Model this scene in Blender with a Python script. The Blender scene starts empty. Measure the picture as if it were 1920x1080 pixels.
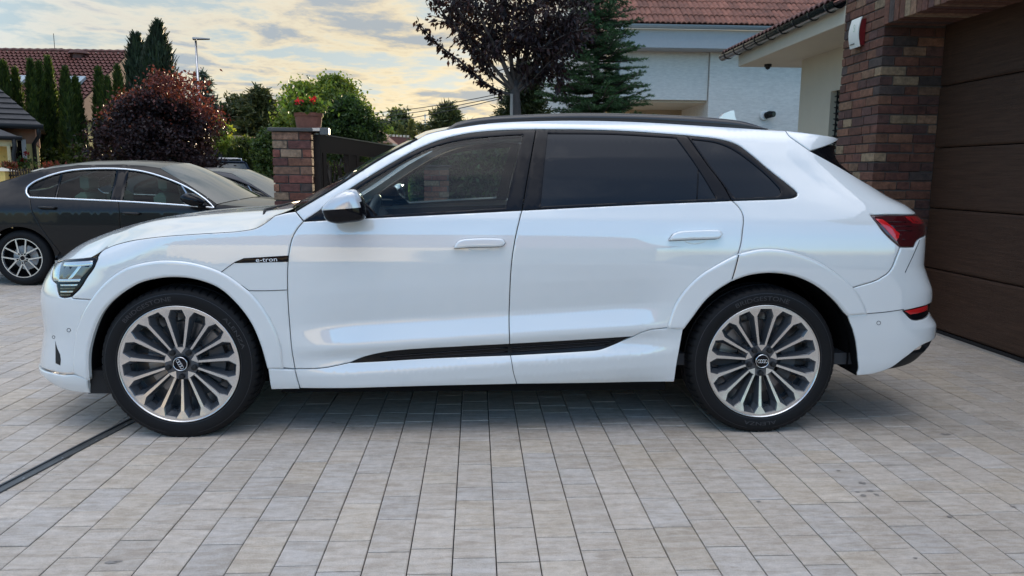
import bpy, bmesh, math, random
import numpy as np
from mathutils import Matrix, Vector
from mathutils.geometry import delaunay_2d_cdt
random.seed(7); rng = np.random.default_rng(7)
PI = math.pi
scn = bpy.context.scene
col = scn.collection

# ------------------------------------------------------------------ camera
FOC = 1400.0                       # focal length in pixels of the 1920 px wide photograph
CAM = np.array([0.0, 0.0, 1.314])
YAW, PITCH, ROLL = 0.0491843, 0.1519965, 0.008
def _axes():
    fwd = np.array([math.sin(YAW)*math.cos(PITCH), math.cos(YAW)*math.cos(PITCH), -math.sin(PITCH)])
    r = np.array([math.cos(YAW), -math.sin(YAW), 0.0]); u = np.cross(r, fwd)
    return fwd, r*math.cos(ROLL)+u*math.sin(ROLL), u*math.cos(ROLL)-r*math.sin(ROLL)
CF, CR, CU = _axes()
cam_d = bpy.data.cameras.new('camera'); cam = bpy.data.objects.new('camera', cam_d); col.objects.link(cam)
cam_d.sensor_width = 36.0; cam_d.lens = 36.0*FOC/1920.0; cam_d.clip_start = 0.05; cam_d.clip_end = 3000
M = Matrix(((CR[0], CU[0], -CF[0], CAM[0]), (CR[1], CU[1], -CF[1], CAM[1]), (CR[2], CU[2], -CF[2], CAM[2]), (0, 0, 0, 1)))
cam.matrix_world = M
scn.camera = cam

# ------------------------------------------------------------------ world, sun, exposure
SUN_AZ, SUN_EL = math.radians(3.0), math.radians(5.5)      # azimuth measured from +Y towards +X
w = bpy.data.worlds.new('World'); scn.world = w; w.use_nodes = True
nt = w.node_tree; nt.nodes.clear()
def N(tree, t, **kw):
    n = tree.nodes.new(t)
    for k, v in kw.items(): setattr(n, k, v)
    return n
def math_n(tree, op, a, b=None, c=None, clamp=False):
    n = tree.nodes.new('ShaderNodeMath'); n.operation = op; n.use_clamp = clamp
    for i, v in enumerate((a, b, c)):
        if v is None: continue
        if isinstance(v, (int, float)): n.inputs[i].default_value = v
        else: tree.links.new(v, n.inputs[i])
    return n.outputs[0]
def mixc(tree, fac, a, b, blend='MIX'):
    n = tree.nodes.new('ShaderNodeMix'); n.data_type = 'RGBA'; n.blend_type = blend
    for i, v in ((0, fac), (6, a), (7, b)):
        if isinstance(v, (int, float)): n.inputs[i].default_value = v
        elif isinstance(v, tuple): n.inputs[i].default_value = (*v, 1) if len(v) == 3 else v
        else: tree.links.new(v, n.inputs[i])
    return n.outputs[2]
def ramp(tree, fac, stops, interp='LINEAR'):
    n = tree.nodes.new('ShaderNodeValToRGB'); n.color_ramp.interpolation = interp
    els = n.color_ramp.elements
    while len(els) < len(stops): els.new(0.5)
    for e, (p, c) in zip(els, stops):
        e.position = p; e.color = (*c, 1) if isinstance(c, tuple) else (c, c, c, 1)
    tree.links.new(fac, n.inputs[0]); return n.outputs[0]
sky = N(nt, 'ShaderNodeTexSky', sky_type='NISHITA', sun_disc=False, sun_elevation=SUN_EL, sun_rotation=SUN_AZ,
        altitude=250, air_density=1.0, dust_density=.8, ozone_density=3.3)
skys = N(nt, 'ShaderNodeVectorMath', operation='SCALE'); nt.links.new(sky.outputs[0], skys.inputs[0]); skys.inputs['Scale'].default_value = 0.15
tc = N(nt, 'ShaderNodeTexCoord')
sx = N(nt, 'ShaderNodeSeparateXYZ'); nt.links.new(tc.outputs['Generated'], sx.inputs[0])
X_, Y_, Z_ = sx.outputs
zc = math_n(nt, 'MAXIMUM', Z_, 0.0)
den = math_n(nt, 'ADD', zc, 0.07)
px_ = math_n(nt, 'DIVIDE', X_, den); py_ = math_n(nt, 'DIVIDE', Y_, den)
cx = N(nt, 'ShaderNodeCombineXYZ'); nt.links.new(px_, cx.inputs[0]); nt.links.new(py_, cx.inputs[1])
def noise(tree, vec, scale, detail=6, rough=.55, dist=0.0, dim='3D'):
    n = tree.nodes.new('ShaderNodeTexNoise'); n.noise_dimensions = dim
    n.inputs['Scale'].default_value = scale; n.inputs['Detail'].default_value = detail
    n.inputs['Roughness'].default_value = rough; n.inputs['Distortion'].default_value = dist
    if vec is not None: tree.links.new(vec, n.inputs['Vector'])
    return n.outputs[0]
cl1 = noise(nt, cx.outputs[0], 0.50, 10, .60, .35)
cl2 = noise(nt, cx.outputs[0], 1.6, 10, .66, .25)
cmix = math_n(nt, 'ADD', math_n(nt, 'MULTIPLY', cl1, .62), math_n(nt, 'MULTIPLY', cl2, .38))
cover = ramp(nt, cmix, [(.45, 0.0), (.52, 1.0)])
thick = ramp(nt, cmix, [(.495, 0.0), (.56, 1.0)])
# nearness to the sun's side of the sky
dot = math_n(nt, 'ADD', math_n(nt, 'MULTIPLY', X_, math.sin(SUN_AZ)), math_n(nt, 'MULTIPLY', Y_, math.cos(SUN_AZ)))
near = ramp(nt, dot, [(.55, 0.0), (.97, 1.0)])
low = ramp(nt, Z_, [(0.0, 1.0), (.25, .45), (.6, 0.0)])
warm = math_n(nt, 'MULTIPLY', near, low)
lit = mixc(nt, near, (.34, .38, .45), mixc(nt, low, (.19, .18, .155), (.42, .29, .10)))
dark = mixc(nt, near, (.17, .20, .26), (.10, .108, .12))
cloudc = mixc(nt, thick, lit, dark)
veil = ramp(nt, dot, [(.35, 0.0), (.85, 1.0)])
base = mixc(nt, math_n(nt, 'MULTIPLY', veil, .96), skys.outputs[0], (.135, .157, .162))
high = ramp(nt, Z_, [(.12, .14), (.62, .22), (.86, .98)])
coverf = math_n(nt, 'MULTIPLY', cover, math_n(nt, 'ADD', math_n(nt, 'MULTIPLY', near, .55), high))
# overcast-like gradient: unseen cloud overhead is brightened to light the car and pavers
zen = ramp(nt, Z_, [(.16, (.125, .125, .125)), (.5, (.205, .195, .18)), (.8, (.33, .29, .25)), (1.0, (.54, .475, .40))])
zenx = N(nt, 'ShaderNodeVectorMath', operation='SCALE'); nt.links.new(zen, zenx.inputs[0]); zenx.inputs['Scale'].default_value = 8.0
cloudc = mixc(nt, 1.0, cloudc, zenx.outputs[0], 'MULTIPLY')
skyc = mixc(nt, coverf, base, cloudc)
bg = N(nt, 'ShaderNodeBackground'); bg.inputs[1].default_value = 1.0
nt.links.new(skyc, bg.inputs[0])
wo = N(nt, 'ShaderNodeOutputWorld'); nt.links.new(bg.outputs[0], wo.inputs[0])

sun_d = bpy.data.lights.new('sun', 'SUN'); sun_d.energy = 2.2; sun_d.angle = math.radians(1.2); sun_d.color = (1.0, .78, .52)
sun = bpy.data.objects.new('sun', sun_d); col.objects.link(sun)
sdir = Vector((math.sin(SUN_AZ)*math.cos(SUN_EL), math.cos(SUN_AZ)*math.cos(SUN_EL), math.sin(SUN_EL)))
sun.rotation_euler = sdir.to_track_quat('Z', 'Y').to_euler()
vs = scn.view_settings; vs.view_transform = 'Standard'; vs.look = 'None'; vs.gamma = 1; vs.use_curve_mapping = False; vs.exposure = 1.85
scn.render.engine = 'CYCLES'

# ------------------------------------------------------------------ helpers
def ray(px, py):
    d = CF + CR*(px-960)/FOC - CU*(py-540)/FOC; return d/np.linalg.norm(d)
def proj(P):
    q = np.asarray(P, float) - CAM; z = q@CF
    return np.stack([960+FOC*(q@CR)/z, 540-FOC*(q@CU)/z], -1)
def at_z(px, py, z=0.0):
    d = ray(px, py); return CAM + d*((z-CAM[2])/d[2])
def at_y(px, py, y):
    d = ray(px, py); return CAM + d*(y/d[1])
def at_x(px, py, x):
    d = ray(px, py); return CAM + d*(x/d[0])

def mat(name, color, rough=.5, metal=0.0, coat=0.0, spec=.5, noise_amt=0.0, noise_scale=20, bump=0.0, bump_scale=60, attr=False, coat_rough=.03, stretch=None, objrand=0.0, transl=0.0):
    m = bpy.data.materials.new(name); m.use_nodes = True; t = m.node_tree
    b = t.nodes['Principled BSDF']; b.inputs['Roughness'].default_value = rough; b.inputs['Metallic'].default_value = metal
    b.inputs['Coat Weight'].default_value = coat; b.inputs['Coat Roughness'].default_value = coat_rough
    b.inputs['Specular IOR Level'].default_value = spec
    c = None
    if attr:
        a = t.nodes.new('ShaderNodeAttribute'); a.attribute_name = 'col'; c = a.outputs['Color']
    tcn = t.nodes.new('ShaderNodeNewGeometry'); vec = tcn.outputs['Position']
    if stretch:
        mp = t.nodes.new('ShaderNodeMapping'); mp.inputs['Scale'].default_value = stretch; t.links.new(vec, mp.inputs[0]); vec = mp.outputs[0]
    if noise_amt > 0:
        n = noise(t, vec, noise_scale, 8, .65)
        f = ramp(t, n, [(.3, 1-noise_amt), (.7, 1+noise_amt*.6)])
        mc = mixc(t, 1.0, c if c is not None else (*color,), f, 'MULTIPLY'); c = mc
    if objrand > 0:
        oi = t.nodes.new('ShaderNodeObjectInfo')
        f = math_n(t, 'ADD', math_n(t, 'MULTIPLY', oi.outputs['Random'], objrand), 1-objrand/2)
        cc = t.nodes.new('ShaderNodeCombineColor')
        for i in range(3): t.links.new(f, cc.inputs[i])
        c = mixc(t, 1.0, c if c is not None else (*color,), cc.outputs[0], 'MULTIPLY')
    if c is None: b.inputs['Base Color'].default_value = (*color, 1)
    else: t.links.new(c, b.inputs['Base Color'])
    if bump > 0:
        bn = t.nodes.new('ShaderNodeBump'); bn.inputs['Strength'].default_value = 1.0; bn.inputs['Distance'].default_value = bump
        t.links.new(noise(t, vec, bump_scale, 6, .6), bn.inputs['Height']); t.links.new(bn.outputs[0], b.inputs['Normal'])
    if transl > 0:
        tr = t.nodes.new('ShaderNodeBsdfTranslucent'); ms = t.nodes.new('ShaderNodeMixShader'); ms.inputs[0].default_value = transl
        if c is None: tr.inputs[0].default_value = (*[min(1, x*1.6) for x in color], 1)
        else:
            t.links.new(mixc(t, 1.0, c, (1.7, 1.7, 1.0), 'MULTIPLY'), tr.inputs[0])
        t.links.new(b.outputs[0], ms.inputs[1]); t.links.new(tr.outputs[0], ms.inputs[2])
        t.links.new(ms.outputs[0], t.nodes['Material Output'].inputs[0])
    return m
def glass_mat(name, tint, ior=1.5, rough=0.0):
    m = bpy.data.materials.new(name); m.use_nodes = True; t = m.node_tree; t.nodes.clear()
    tr = t.nodes.new('ShaderNodeBsdfTransparent'); tr.inputs[0].default_value = (*tint, 1)
    gl = t.nodes.new('ShaderNodeBsdfGlossy'); gl.inputs['Roughness'].default_value = rough
    fr = t.nodes.new('ShaderNodeFresnel'); fr.inputs[0].default_value = ior
    ms = t.nodes.new('ShaderNodeMixShader'); t.links.new(fr.outputs[0], ms.inputs[0])
    t.links.new(tr.outputs[0], ms.inputs[1]); t.links.new(gl.outputs[0], ms.inputs[2])
    o = t.nodes.new('ShaderNodeOutputMaterial'); t.links.new(ms.outputs[0], o.inputs[0]); return m

def tag(o, label=None, cat=None, group=None, kind=None):
    if label: o['label'] = label
    if cat: o['category'] = cat
    if group: o['group'] = group
    if kind: o['kind'] = kind
    return o
def empty(name, loc=(0, 0, 0), label=None, cat=None, group=None, rz=0.0):
    o = bpy.data.objects.new(name, None); col.objects.link(o); o.location = loc; o.rotation_euler = (0, 0, rz); o.empty_display_size = .2
    return tag(o, label, cat, group)
def link(name, me, mats=None, parent=None, loc=None):
    o = bpy.data.objects.new(name, me); col.objects.link(o)
    if mats is not None and len(me.materials) == 0:
        for m in (mats if isinstance(mats, (list, tuple)) else [mats]): me.materials.append(m)
    if parent is not None: o.parent = parent
    if loc is not None: o.location = loc
    return o
class MB:
    """collects vertices and faces for one mesh"""
    def __init__(s): s.v = []; s.f = []; s.m = []; s.c = []
    def add(s, vs_, fs, mi=0, c=None):
        o = len(s.v); s.v.extend([tuple(x) for x in vs_]); s.f.extend([tuple(i+o for i in f) for f in fs]); s.m.extend([mi]*len(fs))
        if c is not None: s.c.extend([c]*len(fs))
    def box(s, a, b, mi=0, c=None, bev=0.0):
        x0, y0, z0 = [min(p, q) for p, q in zip(a, b)]; x1, y1, z1 = [max(p, q) for p, q in zip(a, b)]
        if bev <= 0:
            vs_ = [(x0, y0, z0), (x1, y0, z0), (x1, y1, z0), (x0, y1, z0), (x0, y0, z1), (x1, y0, z1), (x1, y1, z1), (x0, y1, z1)]
            fs = [(0, 3, 2, 1), (4, 5, 6, 7), (0, 1, 5, 4), (1, 2, 6, 5), (2, 3, 7, 6), (3, 0, 4, 7)]
            s.add(vs_, fs, mi, c); return
        vs_ = []; bb = bev
        for z, d in ((z0, bb), (z0+bb, 0), (z1-bb, 0), (z1, bb)):
            pts = [(x0+d+ (bb if d == 0 else 0)*0, y0+d), (x1-d, y0+d), (x1-d, y1-d), (x0+d, y1-d)]
            vs_ += [(p[0], p[1], z) for p in pts]
        fs = [(3, 2, 1, 0), (12, 13, 14, 15)]
        for k in range(3):
            for i in range(4):
                j = (i+1) % 4; fs.append((4*k+i, 4*k+j, 4*k+4+j, 4*k+4+i))
        s.add(vs_, fs, mi, c)
    def tube(s, pts, r, n=8, mi=0, cap=True, c=None):
        pts = [np.array(p, float) for p in pts]; rs = r if isinstance(r, (list, tuple, np.ndarray)) else [r]*len(pts)
        vs_ = []; prev = None
        for i, p in enumerate(pts):
            t = pts[min(i+1, len(pts)-1)]-pts[max(i-1, 0)]; t = t/(np.linalg.norm(t)+1e-12)
            if prev is None:
                a = np.array([0, 0, 1.0]) if abs(t[2]) < .9 else np.array([1.0, 0, 0]); nrm = np.cross(t, a)
            else: nrm = prev - t*(prev@t)
            nrm /= np.linalg.norm(nrm)+1e-12; prev = nrm; bn = np.cross(t, nrm)
            for k in range(n):
                a = 2*PI*k/n; vs_.append(p + rs[i]*(nrm*math.cos(a)+bn*math.sin(a)))
        fs = []
        for i in range(len(pts)-1):
            for k in range(n):
                fs.append((i*n+k, i*n+(k+1) % n, (i+1)*n+(k+1) % n, (i+1)*n+k))
        if cap: fs.append(tuple(range(n))[::-1]); fs.append(tuple((len(pts)-1)*n+k for k in range(n)))
        s.add(vs_, fs, mi, c)
    def lathe(s, prof, n=48, axis='z', mi=0, center=(0, 0, 0), c=None, close=False):
        vs_ = []
        for (h, r) in prof:
            for k in range(n):
                a = 2*PI*k/n
                if axis == 'z': p = (r*math.cos(a), r*math.sin(a), h)
                elif axis == 'y': p = (r*math.cos(a), h, r*math.sin(a))
                else: p = (h, r*math.cos(a), r*math.sin(a))
                vs_.append(tuple(np.add(p, center)))
        fs = []
        for i in range(len(prof)-1):
            for k in range(n): fs.append((i*n+k, i*n+(k+1) % n, (i+1)*n+(k+1) % n, (i+1)*n+k))
        if close:
            fs.append(tuple(range(n))[::-1]); fs.append(tuple((len(prof)-1)*n+k for k in range(n)))
        s.add(vs_, fs, mi, c)
    def grid(s, P, mi=0, c=None, flip=False):
        P = np.asarray(P); a, b = P.shape[:2]
        fs = []
        for i in range(a-1):
            for j in range(b-1):
                q = (i*b+j, i*b+j+1, (i+1)*b+j+1, (i+1)*b+j); fs.append(q[::-1] if flip else q)
        s.add(P.reshape(-1, 3), fs, mi, c)
    def prism(s, poly, d, mi=0, c=None):
        """poly: 3D points of a planar polygon, d: extrusion vector"""
        n = len(poly); p2 = [tuple(np.add(p, d)) for p in poly]
        fs = [tuple(range(n))[::-1], tuple(range(n, 2*n))]+[(i, (i+1) % n, n+(i+1) % n, n+i) for i in range(n)]
        s.add(list(poly)+p2, fs, mi, c)
    def build(s, name, mats=None, parent=None, smooth=False, loc=None, auto=None, link_it=True):
        me = bpy.data.meshes.new(name); me.from_pydata([tuple(map(float, v)) for v in s.v], [], s.f)
        if mats is not None:
            for m in (mats if isinstance(mats, (list, tuple)) else [mats]): me.materials.append(m)
        if any(s.m): me.polygons.foreach_set('material_index', s.m)
        if s.c and len(s.c) == len(s.f):
            at = me.color_attributes.new('col', 'FLOAT_COLOR', 'CORNER')
            arr = np.repeat(np.array(s.c, np.float32), [len(f) for f in s.f], axis=0)
            if arr.shape[1] == 3: arr = np.hstack([arr, np.ones((len(arr), 1), np.float32)])
            at.data.foreach_set('color', arr.ravel())
        if smooth: me.polygons.foreach_set('use_smooth', [True]*len(me.polygons))
        me.update()
        bm = bmesh.new(); bm.from_mesh(me)
        if not s.c and len(s.f) < 60000: bmesh.ops.recalc_face_normals(bm, faces=bm.faces)
        bm.to_mesh(me); bm.free()
        if auto is not None and smooth:
            me.set_sharp_from_angle(angle=math.radians(auto))
        if not link_it: return me
        return link(name, me, None, parent, loc)
def smooth_path(pts, step, closed=False):
    """Catmull-Rom through 2D/3D points"""
    P = np.array(pts, float); n = len(P)
    if n < 3:
        L = np.linalg.norm(P[1]-P[0]); k = max(1, int(round(L/step))); return np.array([P[0]+(P[1]-P[0])*i/k for i in range(k+1)])
    out = []
    for i in range(n-1):
        p0 = P[i-1] if i > 0 else 2*P[0]-P[1]; p1 = P[i]; p2 = P[i+1]; p3 = P[i+2] if i+2 < n else 2*P[-1]-P[-2]
        k = max(1, int(round(np.linalg.norm(p2-p1)/step)))
        # centripetal parametrisation keeps uneven spacing well behaved
        t1 = max(np.linalg.norm(p1-p0), 1e-6)**.5; t2 = t1+max(np.linalg.norm(p2-p1), 1e-6)**.5; t3 = t2+max(np.linalg.norm(p3-p2), 1e-6)**.5
        for j in range(k):
            t = t1+(t2-t1)*j/k
            A1 = p0*(t1-t)/t1+p1*t/t1; A2 = p1*(t2-t)/(t2-t1)+p2*(t-t1)/(t2-t1); A3 = p2*(t3-t)/(t3-t2)+p3*(t-t2)/(t3-t2)
            B1 = A1*(t2-t)/t2+A2*t/t2; B2 = A2*(t3-t)/(t3-t1)+A3*(t-t1)/(t3-t1)
            out.append(B1*(t2-t)/(t2-t1)+B2*(t-t1)/(t2-t1))
    out.append(P[-1]); return np.array(out)
def text_mesh(txt, size, extrude=.0, offset=0.0, shear=0.0):
    cu = bpy.data.curves.new('t', 'FONT'); cu.body = txt; cu.size = size; cu.extrude = extrude; cu.offset = offset; cu.resolution_u = 3
    cu.align_x = 'CENTER'; cu.align_y = 'CENTER'; cu.shear = shear
    ob = bpy.data.objects.new('t', cu); col.objects.link(ob)
    dg = bpy.context.evaluated_depsgraph_get(); me = bpy.data.meshes.new_from_object(ob.evaluated_get(dg))
    v = np.array([list(x.co) for x in me.vertices]); f = [tuple(p.vertices) for p in me.polygons]
    bpy.data.objects.remove(ob); bpy.data.meshes.remove(me); bpy.data.curves.remove(cu)
    return v, f
# ------------------------------------------------------------------ shared paints
M_white = mat('white_paint', (.73, .75, .745), rough=.25, coat=1.0, coat_rough=.012, spec=.4); M_white.node_tree.nodes['Principled BSDF'].inputs['Coat IOR'].default_value = 2.0
M_gap = mat('black_gap', (.008, .008, .009), rough=.8, spec=.1)
M_gloss = mat('gloss_black', (.005, .005, .007), rough=.03, coat=0.0, spec=.22)
M_plastic = mat('black_plastic', (.018, .018, .019), rough=.55, spec=.25)
M_privacy = mat('privacy_glass', (.002, .007, .014), rough=.0, spec=.27)
M_glass = glass_mat('tinted_glass', (.80, .93, .94), 1.42)
M_wind = glass_mat('windscreen_glass', (.55, .60, .60), 1.5)
M_tyre = mat('tyre_rubber', (.009, .009, .010), rough=.6, spec=.18, bump=.0006, bump_scale=160)
M_letter = mat('tyre_letter', (.030, .031, .036), rough=.45)
M_machined = mat('machined_aluminium', (.74, .73, .72), rough=.24, metal=1.0)
M_rimgrey = mat('anthracite_rim', (.060, .066, .076), rough=.15, coat=.6, metal=.2)
M_disc = mat('brake_steel', (.34, .34, .35), rough=.4, metal=.8)
M_chrome = mat('chrome', (.75, .76, .78), rough=.10, metal=1.0)
M_red = mat('red_lens', (.55, .012, .015), rough=.12, coat=1.0)
M_dred = mat('dark_red_lens', (.045, .004, .006), rough=.07, coat=1.0)
M_lampc = mat('lamp_chrome', (.80, .78, .74), rough=.18, metal=.9)
M_amber = mat('lamp_smoke', (.10, .095, .06), rough=.12, coat=1.0, metal=.4)
M_interior = mat('interior_grey', (.028, .030, .034), rough=.7)
M_seat = mat('seat_leather', (.05, .052, .055), rough=.5)
M_light = mat('headliner', (.45, .46, .46), rough=.9)
M_silvertrim = mat('satin_silver', (.45, .46, .48), rough=.3, metal=1.0)

# ------------------------------------------------------------------ body surface of the white SUV
YC = 4.575                         # centre plane of the car; near side faces -Y
_Z = np.arange(.05, 1.75, .002)
def table(pts, sig):
    z, v = zip(*pts); a = np.interp(_Z, z, v); k = int(4*sig/.002); g = np.exp(-.5*(np.arange(-k, k+1)*.002/sig)**2); g /= g.sum()
    return np.convolve(np.pad(a, k, mode='edge'), g, 'valid')
T_rear = table([(.1, 2.10), (.287, 2.33), (.331, 2.453), (.414, 2.53), (.47, 2.548), (.547, 2.545), (.575, 2.52), (.603, 2.50), (.688, 2.507), (.736, 2.50), (.79, 2.473), (.857, 2.443),
                (1.015, 2.443), (1.077, 2.447), (1.131, 2.395), (1.169, 2.352), (1.209, 2.264), (1.302, 2.135), (1.394, 2.03), (1.44, 2.01), (1.51, 2.04), (1.7, 2.02)], .008)
T_front = table([(.1, -2.2), (.186, -2.37), (.234, -2.406), (.276, -2.414), (.318, -2.404), (.413, -2.38), (.495, -2.362), (.567, -2.365), (.654, -2.367), (.701, -2.359), (.755, -2.334),
                 (.815, -2.294), (.859, -2.255), (.90, -2.17), (.95, -2.02), (1.0, -1.87), (1.04, -1.74), (1.08, -1.62), (1.13, -1.56), (1.7, -1.5)], .015)
T_fa = table([(.1, .68), (.84, .68), (.95, .52), (1.05, .36), (1.13, .28), (1.7, .26)], .02)
T_w = table([(.1, .86), (.2, .885), (.27, .915), (.36, .932), (.5, .943), (.7, .949), (.86, .953), (.95, .949), (1.02, .940), (1.09, .925), (1.13, .908), (1.2, .880), (1.3, .837), (1.4, .790), (1.5, .735), (1.56, .690), (1.60, .650), (1.7, .56)], .012)
T_door = table([(.1, .87), (.22, .900), (.26, .928), (.31, .946), (.372, .956), (.384, .955), (.425, .934), (.45, .929), (.47, .934), (.50, .949), (.515, .952), (.53, .951), (.613, .922), (.635, .920), (.70, .932), (.78, .944), (.88, .953),
                 (.95, .949), (1.02, .940), (1.09, .925), (1.13, .908), (1.2, .880), (1.3, .837), (1.4, .790), (1.5, .735), (1.56, .690), (1.60, .650), (1.7, .56)], .0045)
def tab(T, z): return np.interp(z, _Z, T)
def sst(a, b, x):
    t = np.clip((x-a)/(b-a), 0, 1); return t*t*(3-2*t)
XF, XR, UF, UR = -1.22, 1.5, -3.0, 3.0
def half_w(X, Z):
    m = sst(-1.02, -.55, X)*(1-sst(.72, 1.12, X))
    ze = np.where(Z < .9, Z-.062*(X-.18)*(1-sst(.7, .9, Z)), Z)
    d = tab(T_w, Z)*(1-m)+tab(T_door, ze)*m
    d = d-.055*sst(1.05, 1.4, Z)*sst(.9, 2.3, X)-.035*sst(1.12, 1.5, Z)*(1-sst(-1.2, .2, X))
    return d
def S(uz, off=0.0):
    """(u, z) -> world point on the near side of the body; u runs along the car and wraps round both ends"""
    uz = np.asarray(uz, float); U = uz[..., 0]; Z = uz[..., 1]
    Xr = tab(T_rear, Z); ar = .42; xcr = Xr-ar
    Xf = tab(T_front, Z); af = tab(T_fa, Z); xcf = Xf+af
    wr = half_w(np.minimum(np.clip(U, XF, None), xcr), Z)
    X = U.copy(); Y = half_w(U, Z)
    def corner(q, b, a, n):
        ph = PI/2*(1-q); r = (np.abs(np.cos(ph)/a)**n+np.abs(np.sin(ph)/b)**n)**(-1/n)
        return r*np.cos(ph), r*np.sin(ph)
    # rear
    q = np.clip((U-XR)/(UR-XR), 0, 1); tot = (xcr-XR)+1.15; s = q*tot; on = s > (xcr-XR)
    qq = np.clip((s-(xcr-XR))/1.15, 0, 1); cxr, cyr = corner(qq, half_w(xcr, Z), ar, 3.2)
    X = np.where(U > XR, np.where(on, xcr+cxr, XR+s), X); Y = np.where(U > XR, np.where(on, cyr, half_w(np.minimum(XR+s, xcr), Z)), Y)
    # front
    q = np.clip((XF-U)/(XF-UF), 0, 1); tot = (XF-xcf)+1.25; s = q*tot; on = s > (XF-xcf)
    qq = np.clip((s-(XF-xcf))/1.25, 0, 1); cxf, cyf = corner(qq, half_w(xcf, Z), af, 2.6)
    X = np.where(U < XF, np.where(on, xcf-cxf, XF-s), X); Y = np.where(U < XF, np.where(on, cyf, half_w(np.maximum(XF-s, xcf), Z)), Y)
    P = np.stack([X, YC-Y, Z], -1)
    if np.ndim(off) or off:
        P = P+nrm_S(uz)*(np.asarray(off)[..., None] if np.ndim(off) else off)
    return P
def nrm_S(uz, h=.004):
    uz = np.asarray(uz, float); du = np.array([h, 0]); dz = np.array([0, h])
    a = S(uz+du)-S(uz-du); b = S(uz+dz)-S(uz-dz); n = np.cross(a, b); return n/(np.linalg.norm(n, axis=-1, keepdims=True)+1e-12)
SURF = {'f': S, 'y': 3.64}
_zs = np.linspace(.1, 1.65, 156); _uh = []; _ul = []          # where the surface turns away from the camera
for _z in _zs:
    _a = np.linspace(1.5, 3, 200); _uh.append(_a[proj(S(np.stack([_a, np.full(200, _z)], 1)))[:, 0].argmax()])
    _a = np.linspace(-3, -1.2, 200); _ul.append(_a[proj(S(np.stack([_a, np.full(200, _z)], 1)))[:, 0].argmin()])
def uv(px, py):
    """pixel of the photograph -> (u, z) on the body surface"""
    p = at_y(px, py, SURF['y']); u, z = p[0], p[2]
    def bound(x):
        if SURF['f'] is S: x[0] = np.clip(x[0], np.interp(x[1], _zs, _ul), np.interp(x[1], _zs, _uh))
        return x
    if SURF['f'] is S and (u < XF or u > XR):
        A_ = np.array([bound(np.array([a, z+b])) for a in (u, u*1.04, u*.96, u*.92) for b in (-.10, -.05, 0, .05)])
        k_ = np.linalg.norm(proj(S(A_))-np.array([px, py]), axis=1).argmin(); u, z = A_[k_]
    x = np.array([u, z]); lam = 1e-3; UF_, UR_ = (UF, UR) if SURF['f'] is S else (-20, 20)
    def res(x): return proj(SURF['f'](x))-np.array([px, py])
    r = res(x); e = r@r
    for _ in range(60):
        h = 1e-4; J = np.stack([(res(x+np.array([h, 0]))-r)/h, (res(x+np.array([0, h]))-r)/h], 1)
        d = np.linalg.solve(J.T@J+lam*np.eye(2)*np.trace(J.T@J), -J.T@r); d = np.clip(d, -.08, .08); xn = x+d; xn = bound(xn)
        rn = res(xn); en = rn@rn
        if en < e:
            x, r, e = xn, rn, en; lam = max(lam*.3, 1e-7)
            if e < 1e-4: break
        else:
            lam *= 5
            if lam > 1e3: break
    return x
def curve(pts, step=.016):
    """pixel points (or ('uz', u, z)) -> smooth dense curve in (u, z)"""
    q = [np.array(p[1:]) if p[0] == 'uz' else uv(*p) for p in pts]
    return smooth_path(q, step)
def loop(*segs):
    """join curves into a closed polygon; each segment is a curve or a list of pixel points"""
    out = []
    for s in segs:
        c = s if isinstance(s, np.ndarray) else curve(s)
        for p in c:
            if not out or np.linalg.norm(out[-1]-p) > .0012: out.append(np.array(p))
    if np.linalg.norm(out[0]-out[-1]) < .0012: out.pop()
    P = np.array(out)
    x, y = P[:, 0], P[:, 1]
    if (x*np.roll(y, -1)-np.roll(x, -1)*y).sum() < 0: P = P[::-1]
    return P
def straight(a, b, step=.016):
    a, b = [np.array(p[1:]) if p[0] == 'uz' else uv(*p) for p in (a, b)]
    k = max(1, int(np.linalg.norm(b-a)/step)); return np.array([a+(b-a)*i/k for i in range(k+1)])
def dist_poly(P, poly, chunk=4000):
    out = []
    a = poly; b = np.roll(poly, -1, 0); d = b-a; L = (d*d).sum(1)+1e-18
    for i in range(0, len(P), chunk):
        p = P[i:i+chunk, None, :]; t = np.clip(((p-a)*d).sum(2)/L, 0, 1); q = a+t[..., None]*d-p
        out.append(np.sqrt((q*q).sum(2).min(1)))
    return np.concatenate(out) if out else np.zeros(0)
def inside(P, poly):
    x, y = P[:, 0:1], P[:, 1:2]; a = poly; b = np.roll(poly, -1, 0)
    c = ((a[:, 1] > y) != (b[:, 1] > y)) & (x < (b[:, 0]-a[:, 0])*(y-a[:, 1])/(b[:, 1]-a[:, 1]+1e-18)+a[:, 0])
    return c.sum(1) % 2 == 1
def inset(poly, d):
    a = np.roll(poly, 1, 0); b = np.roll(poly, -1, 0)
    e1 = poly-a; e2 = b-poly; e1 /= np.linalg.norm(e1, axis=1, keepdims=True)+1e-12; e2 /= np.linalg.norm(e2, axis=1, keepdims=True)+1e-12
    n1 = np.stack([-e1[:, 1], e1[:, 0]], 1); n2 = np.stack([-e2[:, 1], e2[:, 0]], 1)
    n = n1+n2; L = np.linalg.norm(n, axis=1, keepdims=True); n = n/(L+1e-9)
    c = np.clip((n*n1).sum(1, keepdims=True), .5, 1); return poly+n*d/c
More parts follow.
